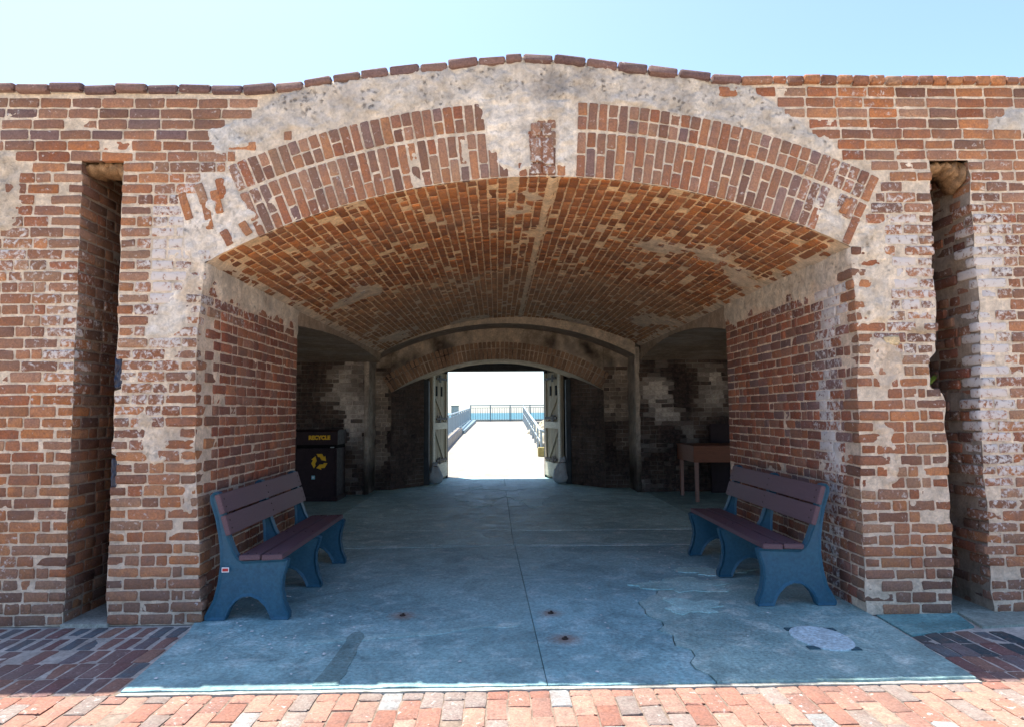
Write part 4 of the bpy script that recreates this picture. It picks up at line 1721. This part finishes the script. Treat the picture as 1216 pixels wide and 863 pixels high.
# ------------------------------------------------------------------ recycling bin
rb = thing('recycling_bin', 'dark brown recycling bin with yellow lettering in the left corner behind the bench', 'bin', (-2.98, 6.4, .016), -.02)
W = .36
bm = bmesh.new(); box(bm, -W, W, 0, .62, 0, .07); bm_obj('base', bm, M_BIN, rb, bev=.012)
bm = bmesh.new(); box(bm, -W + .02, W - .02, .02, .6, .07, .86); bm_obj('cabinet', bm, M_BIN, rb, bev=.012)
bm = bmesh.new(); box(bm, -W + .05, W - .05, .008, .03, .12, .83); d_ = bm_obj('door', bm, M_BIN, rb, bev=.008)
box_obj('latch', (W - .12, W - .06, -.004, .01, .87, .885), M_RAIL, rb, bev=.002)
bm = bmesh.new(); box(bm, -W + .03, W - .03, .05, .6, .86, .92); bm_obj('throat', bm, M_BLACK, rb)
bm = bmesh.new()
prism(bm, [(-.01, .92), (.62, .92), (.62, 1.08), (.56, 1.16), (.06, 1.16), (-.01, 1.13)], 'y', -W, W)
for v in bm.verts:
    v.co = Vector((v.co.y, v.co.x, v.co.z))
bm_obj('hood', bm, M_BIN, rb, bev=.012)


def text_mesh(name, body, size, mat, parent, loc, rot, extrude=.002, offset=.006):
    cu = bpy.data.curves.new(name, 'FONT')
    cu.body = body
    cu.size = size
    cu.align_x = 'CENTER'
    cu.align_y = 'CENTER'
    cu.extrude = extrude
    cu.offset = offset
    o = bpy.data.objects.new(name + '_tmp', cu)
    COL.objects.link(o)
    dg = bpy.context.evaluated_depsgraph_get()
    me = bpy.data.meshes.new_from_object(o.evaluated_get(dg))
    bpy.data.objects.remove(o)
    me.materials.clear()
    o = mobj(name, me, mat, parent)
    o.location = loc
    o.rotation_euler = rot
    return o


text_mesh('lettering', 'RECYCLE', .085, M_YEL, rb, (.06, -.014, 1.035), (math.pi / 2, 0, 0))
bm = bmesh.new()
for k in range(3):
    rot = Matrix.Rotation(k * 2 * math.pi / 3, 3, 'Z')
    # one bent arrow of the three chasing arrows, unit triangle radius 1
    pieces = [[(-.62, .18), (-.2, .88), (.2, .88), (.02, .5), (-.28, .0)],
              [(-.2, .88), (.42, .88), (.2, .5), (.02, .5)],
              [(.2, .98), (.66, .62), (.52, .1), (.34, .34), (.08, .42)]]
    pieces = [[(-.72, .02), (-.36, .66), (-.02, .42), (-.36, -.18)], [(-.3, .74), (.24, .74), (.06, .42), (-.02, .5)]]
    arms = [[(-.3, .82), (.28, .82), (.5, .46), (.18, .26), (.02, .5), (-.14, .5)], [(.62, .62), (.72, .06), (.16, .2)]]
    for poly in arms:
        vs_ = [bm.verts.new((rot @ Vector((x, y, 0))).to_tuple()) for x, y in poly]
        bm.faces.new(vs_)
for v in bm.verts:
    v.co = Vector((v.co.x * .155, 0, v.co.y * .155))
fs = bmesh.ops.extrude_face_region(bm, geom=list(bm.faces))
for v in [g for g in fs['geom'] if isinstance(g, bmesh.types.BMVert)]:
    v.co.y -= .003
o = bm_obj('recycling_symbol', bm, M_YEL, d_)
o.location = (.06, .004, .645)
box_obj('sticker', (.005 - .07, .06 - .07, .003, .007, .36, .42), M_CYAN, d_)
box_obj('sticker_print', (.018 - .07, .047 - .07, .0, .004, .378, .404), M_WHITE, d_)

# ------------------------------------------------------------------ table
tb = thing('display_table', 'brown wooden box table on pale legs in the dark right corner', 'table', (3.1, 5.85, .016))
bm = bmesh.new(); box(bm, 0, 1.25, 0, .98, .62, .86); bm_obj('apron', bm, M_TABLE, tb, bev=.006)
bm = bmesh.new(); box(bm, -.015, 1.265, -.015, .995, .862, .88); bm_obj('tabletop', bm, M_TABLE, tb, bev=.004)
for x, y in ((.03, .03), (.03, .9), (1.17, .03), (1.17, .9)):
    box_obj('leg', (x, x + .055, y, y + .055, 0, .62), M_LEG, tb, bev=.004)
pb = thing('dark_panel', 'dark upright board leaning by the wall behind the brown table', 'board', (3.75, 7.05, .016))
box_obj('board', (0, .35, 0, .05, 0, 1.2), M_BIN, pb, bev=.008)

# ------------------------------------------------------------------ doors
dfm = thing('door_frame', 'dark timber frame with heavy posts around the bright doorway', 'door frame')
box_obj('post', (-1.47, -1.37, 8.78, 8.92, .0, 2.1), M_FRAME, dfm, bev=.01)
box_obj('post', (1.385, 1.485, 8.78, 8.92, .0, 2.1), M_FRAME, dfm, bev=.01)
box_obj('jamb', (-1.17, -1.10, 10.2, 10.36, 0, 2.40), M_FRAME, dfm, bev=.006)
box_obj('jamb', (1.05, 1.12, 10.2, 10.36, 0, 2.40), M_FRAME, dfm, bev=.006)
box_obj('lintel', (-1.25, 1.2, 10.19, 10.35, 2.36, 2.41), M_FRAME, dfm, bev=.006)
for k in range(3):
    box_obj('tympanum_board', (-1.42, 1.42, 10.23, 10.30, 2.412 + k * .06, 2.468 + k * .06), M_FRAME, dfm, bev=.003)


def door_leaf(label, mirror):
    t = thing('door_leaf', label, 'door', group='open wooden door leaves')
    s = -1 if mirror else 1
    W_, H_ = 1.02, 2.28
    for k in range(5):
        a, b = k * W_ / 5 + .003, (k + 1) * W_ / 5 - .003
        box_obj('plank', (min(s * a, s * b), max(s * a, s * b), -.05, -.0, .02, H_), M_DOORW, t, bev=.004)

    def strip(nm, x0, x1, z0, z1, y0, y1, m):
        box_obj(nm, (min(s * x0, s * x1), max(s * x0, s * x1), -y1, -y0, z0, z1), m, t, bev=.004)
    strip('rail', 0, W_, .06, .36, -.03, -.001, M_DOORP)
    strip('rail', 0, W_, 1.08, 1.22, -.03, -.001, M_DOORP)
    strip('stile', 0, .1, .362, 1.078, -.028, -.001, M_DOORW)
    strip('stile', W_ - .14, W_, .0, H_, -.034, -.001, M_DOORP)
    strip('stile', 0, .1, 1.222, H_, -.028, -.001, M_DOORW)
    for z0, z1 in ((.38, 1.05), (1.24, 1.75)):
        bm = bmesh.new()
        fs = prism(bm, [(s * .12, z0), (s * .24, z0), (s * (W_ - .15), z1), (s * (W_ - .3), z1)], 'y', .001, .026)
        bm_obj('brace', bm, M_DOORW, t, bev=.003)
    for z in (.4, 1.27, 2.12):
        strip('hinge_strap', .02, .8, z, z + .05, -.042, -.0345 + .008, M_IRON)
        strip('hinge_plate', .5, .62, z - .05, z + .1, -.046, -.034, M_IRON)
    for x in (.3, .66):
        strip('loophole', x, x + .1, 1.78, 1.99, -.012, .056, M_BLACK)  # black blocks paint the dark of the slots
    return t


dl = door_leaf('left open wooden door leaf with cross rail, seen obliquely beside the bright doorway', False)
dr = door_leaf('right open wooden door leaf with cross rail, seen obliquely beside the bright doorway', True)
# hinge at far frame, free edge towards the viewer
h, f_ = Vector((-1.13, 10.18, 0)), Vector((-1.355, 9.16, 0))
d = f_ - h
dl.location = h + Vector((0, 0, .02))
dl.rotation_euler = (0, 0, math.atan2(d.y, d.x))
h, f_ = Vector((1.08, 10.18, 0)), Vector((1.345, 9.16, 0))
d = f_ - h
dr.location = h + Vector((0, 0, .02))
dr.rotation_euler = (0, 0, math.atan2(-d.y, -d.x))


def sandbag(label, loc, seed, s=1.0, lean=0):
    t = thing('sandbag', label, 'sandbag', loc, group='sandbags propping the door leaves open')
    r = random.Random(seed)
    bm = bmesh.new()
    bmesh.ops.create_icosphere(bm, subdivisions=4, radius=1)
    for v in bm.verts:
        x, y, z = v.co
        k = .5 + .5 * z
        wd = (1.0 - .78 * k ** 1.6) if k < .8 else (.3 + 1.4 * (k - .8))
        n = 1 + .13 * fbm(x * 1.8 + seed, y * 1.8, z * 1.8, 4)
        rr = math.hypot(x, y) + 1e-6
        flat = min(1, rr * 1.25)
        v.co = Vector((x / rr * flat * wd * n * .17 + lean * k * .1, y / rr * flat * wd * n * .15, max(0, .46 * (k if k > .1 else k * .8)) * n)) * s
    bm_obj('sack', bm, M_BAG, t, sm=True)
    bm = bmesh.new()
    for k in range(12):
        a, b = k * math.pi / 6, (k + 1) * math.pi / 6
        zz = .375 * s
        tube(bm, (lean * .082 * s + .055 * math.cos(a) * s, .05 * math.sin(a) * s, zz), (lean * .082 * s + .055 * math.cos(b) * s, .05 * math.sin(b) * s, zz), .008, 6)
    bm_obj('tie', bm, M_IRON, t)
    return t


sandbag('greyish white sandbag leaning on the left door leaf', (-1.24, 8.98, .015), 5, .95, -.3)
sandbag('bluish white sandbag leaning on the right door leaf', (1.28, 8.9, .015), 8, 1.12, .4)

# ------------------------------------------------------------------ outside: ramp, rails, rocks, sea
Y0, Y1 = 10.62, 40.0
KZ = .82 / 29.6


def rz(y):
    return .0 + KZ * (y - 10.5)


ramp = struct('ramp')
bm = bmesh.new()
a = [bm.verts.new(p) for p in ((-1.95, Y0 - .5, .0), (1.7, Y0 - .5, .0), (1.42, 15.5, rz(15.5)), (1.74, Y1, rz(Y1)), (-1.7, Y1, rz(Y1)))]
b = [bm.verts.new(v.co + Vector((0, 0, -.5))) for v in a]
bm.faces.new(a)
for i in range(5):
    bm.faces.new((a[i], b[i], b[(i + 1) % 5], a[(i + 1) % 5]))
bm_obj('ramp_deck', bm, RAMPM, ramp)
bm = bmesh.new(); box(bm, -3.2, 5.5, Y1 + .002, Y1 + 4, rz(Y1) - .5, rz(Y1)); bm_obj('landing_deck', bm, RAMPM, ramp)
bm = bmesh.new(); box(bm, -3.0, 5.3, Y1 + 3.75, Y1 + 3.9, rz(Y1) + .001, rz(Y1) + .16); bm_obj('kerb', bm, PALE, ramp)
bm = bmesh.new()
for (x0, x1, ya, yb, hh) in ((-2.05, -1.72, 11, 27, .3),):
    prism(bm, [(x0 - .05, ya), (x1, ya), (x1 + .08, yb), (x0 + .1, yb)], 'z', -.2, .001)
    for v in bm.verts:
        if v.co.z > -.1:
            v.co.z = rz(v.co.y) + hh
bm_obj('kerb', bm, RAMPM, ramp)
bm = bmesh.new()
prism(bm, [(-1.95, 27.1), (-1.55, 27.1), (-1.4, 40), (-1.8, 40)], 'z', -.2, .001)
for v in bm.verts:
    if v.co.z > -.1:
        v.co.z = rz(v.co.y) + .16
bm_obj('kerb', bm, M_RAILB, ramp)


def railing(name, label, pts, hgt, npost, mat, pick=.14, group=None, basez=None):
    """pts: two ground points"""
    a, b = Vector(pts[0]), Vector(pts[1])
    t = thing(name, label, 'railing')
    up = Vector((0, 0, hgt))
    bm = bmesh.new(); tube(bm, a + up, b + up, .035, 8); bm_obj('top_rail', bm, mat, t, sm=False)
    bm = bmesh.new(); tube(bm, a + up * .86, b + up * .86, .02, 6); bm_obj('middle_rail', bm, mat, t)
    bm = bmesh.new(); tube(bm, a + up * .1, b + up * .1, .025, 6); bm_obj('bottom_rail', bm, mat, t)
    for k in range(npost):
        p = a.lerp(b, k / (npost - 1))
        bm = bmesh.new(); tube(bm, p, p + up * 1.04, .04, 8); bm_obj('post', bm, mat, t)
    bm = bmesh.new()
    n = int((b - a).length / pick)
    for k in range(1, n):
        p = a.lerp(b, k / n)
        tube(bm, p + up * .1, p + up * .86, .015, 4)
    o = bm_obj('pickets', bm, mat, t)
    o['kind'] = 'stuff'
    return t


railing('railing', 'far grey railing across the end of the ramp with the sea behind', ((-1.9, 43.7, rz(Y1)), (5.2, 43.7, rz(Y1))), 1.15, 6, M_RAILB, .17)
railing('railing', 'white railing climbing along the left side of the ramp', ((-1.9, 15, rz(15) + .28), (-1.85, 40.2, rz(Y1) + .1)), .82, 13, M_RAIL, .16)
# right handrail with a returned lower end
t = thing('handrail', 'white handrail along the right side of the ramp above the rocks', 'railing')
a, b = Vector((1.36, 16.2, rz(16.2))), Vector((1.74, 40, rz(40)))
up = Vector((0, 0, .72))
bm = bmesh.new(); tube(bm, a + up, b + Vector((0, 0, 1.05)), .045, 8); tube(bm, a + up, a + up + Vector((.12, 0, -.03)), .045, 8); tube(bm, a + up + Vector((.12, 0, -.03)), a + up + Vector((.5, .1, -.03)), .045, 8)
bm_obj('top_rail', bm, M_RAIL, t)
bm = bmesh.new(); tube(bm, a + up * .5, b + Vector((0, 0, .55)), .022, 6); bm_obj('middle_rail', bm, M_RAIL, t)
for k in range(11):
    p = a.lerp(b, k / 10)
    hh = .72 + .33 * k / 10
    bm = bmesh.new(); tube(bm, p, p + Vector((0, 0, hh)), .035, 8); bm_obj('post', bm, M_RAIL, t)
o = thing('concrete_block', 'ochre concrete block at the foot of the right handrail', 'block', (1.38, 15.4, rz(15.4)))
bm = bmesh.new(); box(bm, -.17, .25, -.15, .15, 0, .27)
bm_obj('block', bm, simple('ochre_concrete', (.36, .3, .12), .9, .3, 12, .005, .2), o, bev=.015)
o = thing('pylon', 'square beige concrete post beyond the left ramp railing', 'post', (-2.35, 33.0, -1.2))
bm = bmesh.new(); box(bm, -.2, .2, -.2, .2, 0, 3.0); bm_obj('shaft', bm, PALE, o, bev=.02)
bm = bmesh.new(); box(bm, -.23, .23, -.23, .23, 3.0, 3.06); bm_obj('cap', bm, PALE, o, bev=.01)

rk = random.Random(4)
for k in range(26):
    s = rk.uniform(.22, .4)
    bm = bmesh.new()
    bmesh.ops.create_icosphere(bm, subdivisions=2, radius=1)
    for v in bm.verts:
        n = 1 + .35 * fbm(v.co.x + k, v.co.y, v.co.z, 3)
        v.co = Vector((v.co.x * n * s * 1.2, v.co.y * n * s, v.co.z * n * s * .75))
    y = 16.5 + (k // 2) * 1.35 + rk.uniform(-.4, .4)
    x = 1.85 + (k % 2) * .55 + (y - 16) * .012 + rk.uniform(-.15, .15)
    o = bm_obj('rock', bm, M_ROCK)
    o.location = (x, y, rz(y) + rk.uniform(-.05, .1) + (.22 if k % 2 else 0))
    o['label'] = 'pale tan boulder in the heap of rocks outside, right of the ramp'
    o['category'] = 'rock'
    o['group'] = 'boulders piled beside the ramp'
bank = struct('shore_bank')
bm = bmesh.new(); box(bm, 1.6, 5.2, 16.0, 38, -1.6, .1)
for v in bm.verts:
    if v.co.z > 0:
        v.co.z = rz(v.co.y) - .15
bm_obj('bank', bm, M_ROCK, bank)

m, t_, b_ = nmat('sea_water')
b_.inputs['Base Color'].default_value = (.03, .11, .135, 1)
b_.inputs['Specular IOR Level'].default_value = .2
b_.inputs['Roughness'].default_value = .55
bump(t_, b_, noise_node(t_, .8, 5, .6, pos_of(t_)), .6, .3)
sea = struct('sea')
me = bpy.data.meshes.new('sea_surface')
me.from_pydata([(-9000, 10.7, -1.3), (9000, 10.7, -1.3), (9000, 16000, -1.3), (-9000, 16000, -1.3)], [], [(0, 1, 2, 3)])
mobj('sea_surface', me, m, sea)

# ------------------------------------------------------------------ small things on the piers
fern = thing('fern', 'small green fern growing in the notch at the edge of the right pier', 'plant', (3.15, .08, 1.60))
for k in range(11):
    a = R.uniform(-1.2, 1.2)
    L = R.uniform(.06, .12)
    bm = bmesh.new()
    prev = None
    for j in range(5):
        tt = j / 4
        wv = .012 * math.sin(math.pi * min(1, tt * .9 + .12))
        p = Vector((math.sin(a) * L * tt * .5, -.05 * tt - .02, L * tt * (1.3 - .5 * tt)))
        q = (bm.verts.new(p + Vector((wv, 0, 0))), bm.verts.new(p + Vector((0, .004, .002))), bm.verts.new(p - Vector((wv, 0, 0))))
        if prev:
            bm.faces.new((prev[0], q[0], q[1], prev[1]))
            bm.faces.new((prev[1], q[1], q[2], prev[2]))
        prev = q
    bm_obj('leaf', bm, M_LEAF, fern, sm=True)
for (z0, z1, lb) in ((1.63, 1.85, 'larger dark blue plastic scrap in the edge of the left pier, above'), (.94, 1.14, 'smaller dark blue plastic scrap in the edge of the left pier, below')):
    bm = bmesh.new()
    bmesh.ops.create_grid(bm, x_segments=8, y_segments=16, size=.5)
    for v in bm.verts:
        n = fbm(v.co.x * 5, v.co.y * 6, z0, 4)
        v.co = Vector((-2.672 + v.co.x * .055 + .006 * n, .012 - .018 * n, (z0 + z1) / 2 + v.co.y * (z1 - z0)))
    ex = bmesh.ops.extrude_face_region(bm, geom=list(bm.faces))
    for v in [g for g in ex['geom'] if isinstance(g, bmesh.types.BMVert)]:
        v.co.y += .02
    o = bm_obj('plastic_scrap', bm, M_TARP, sm=True)
    o['label'] = lb
    o['category'] = 'plastic sheet'
    o['group'] = 'blue plastic scraps in the left pier'
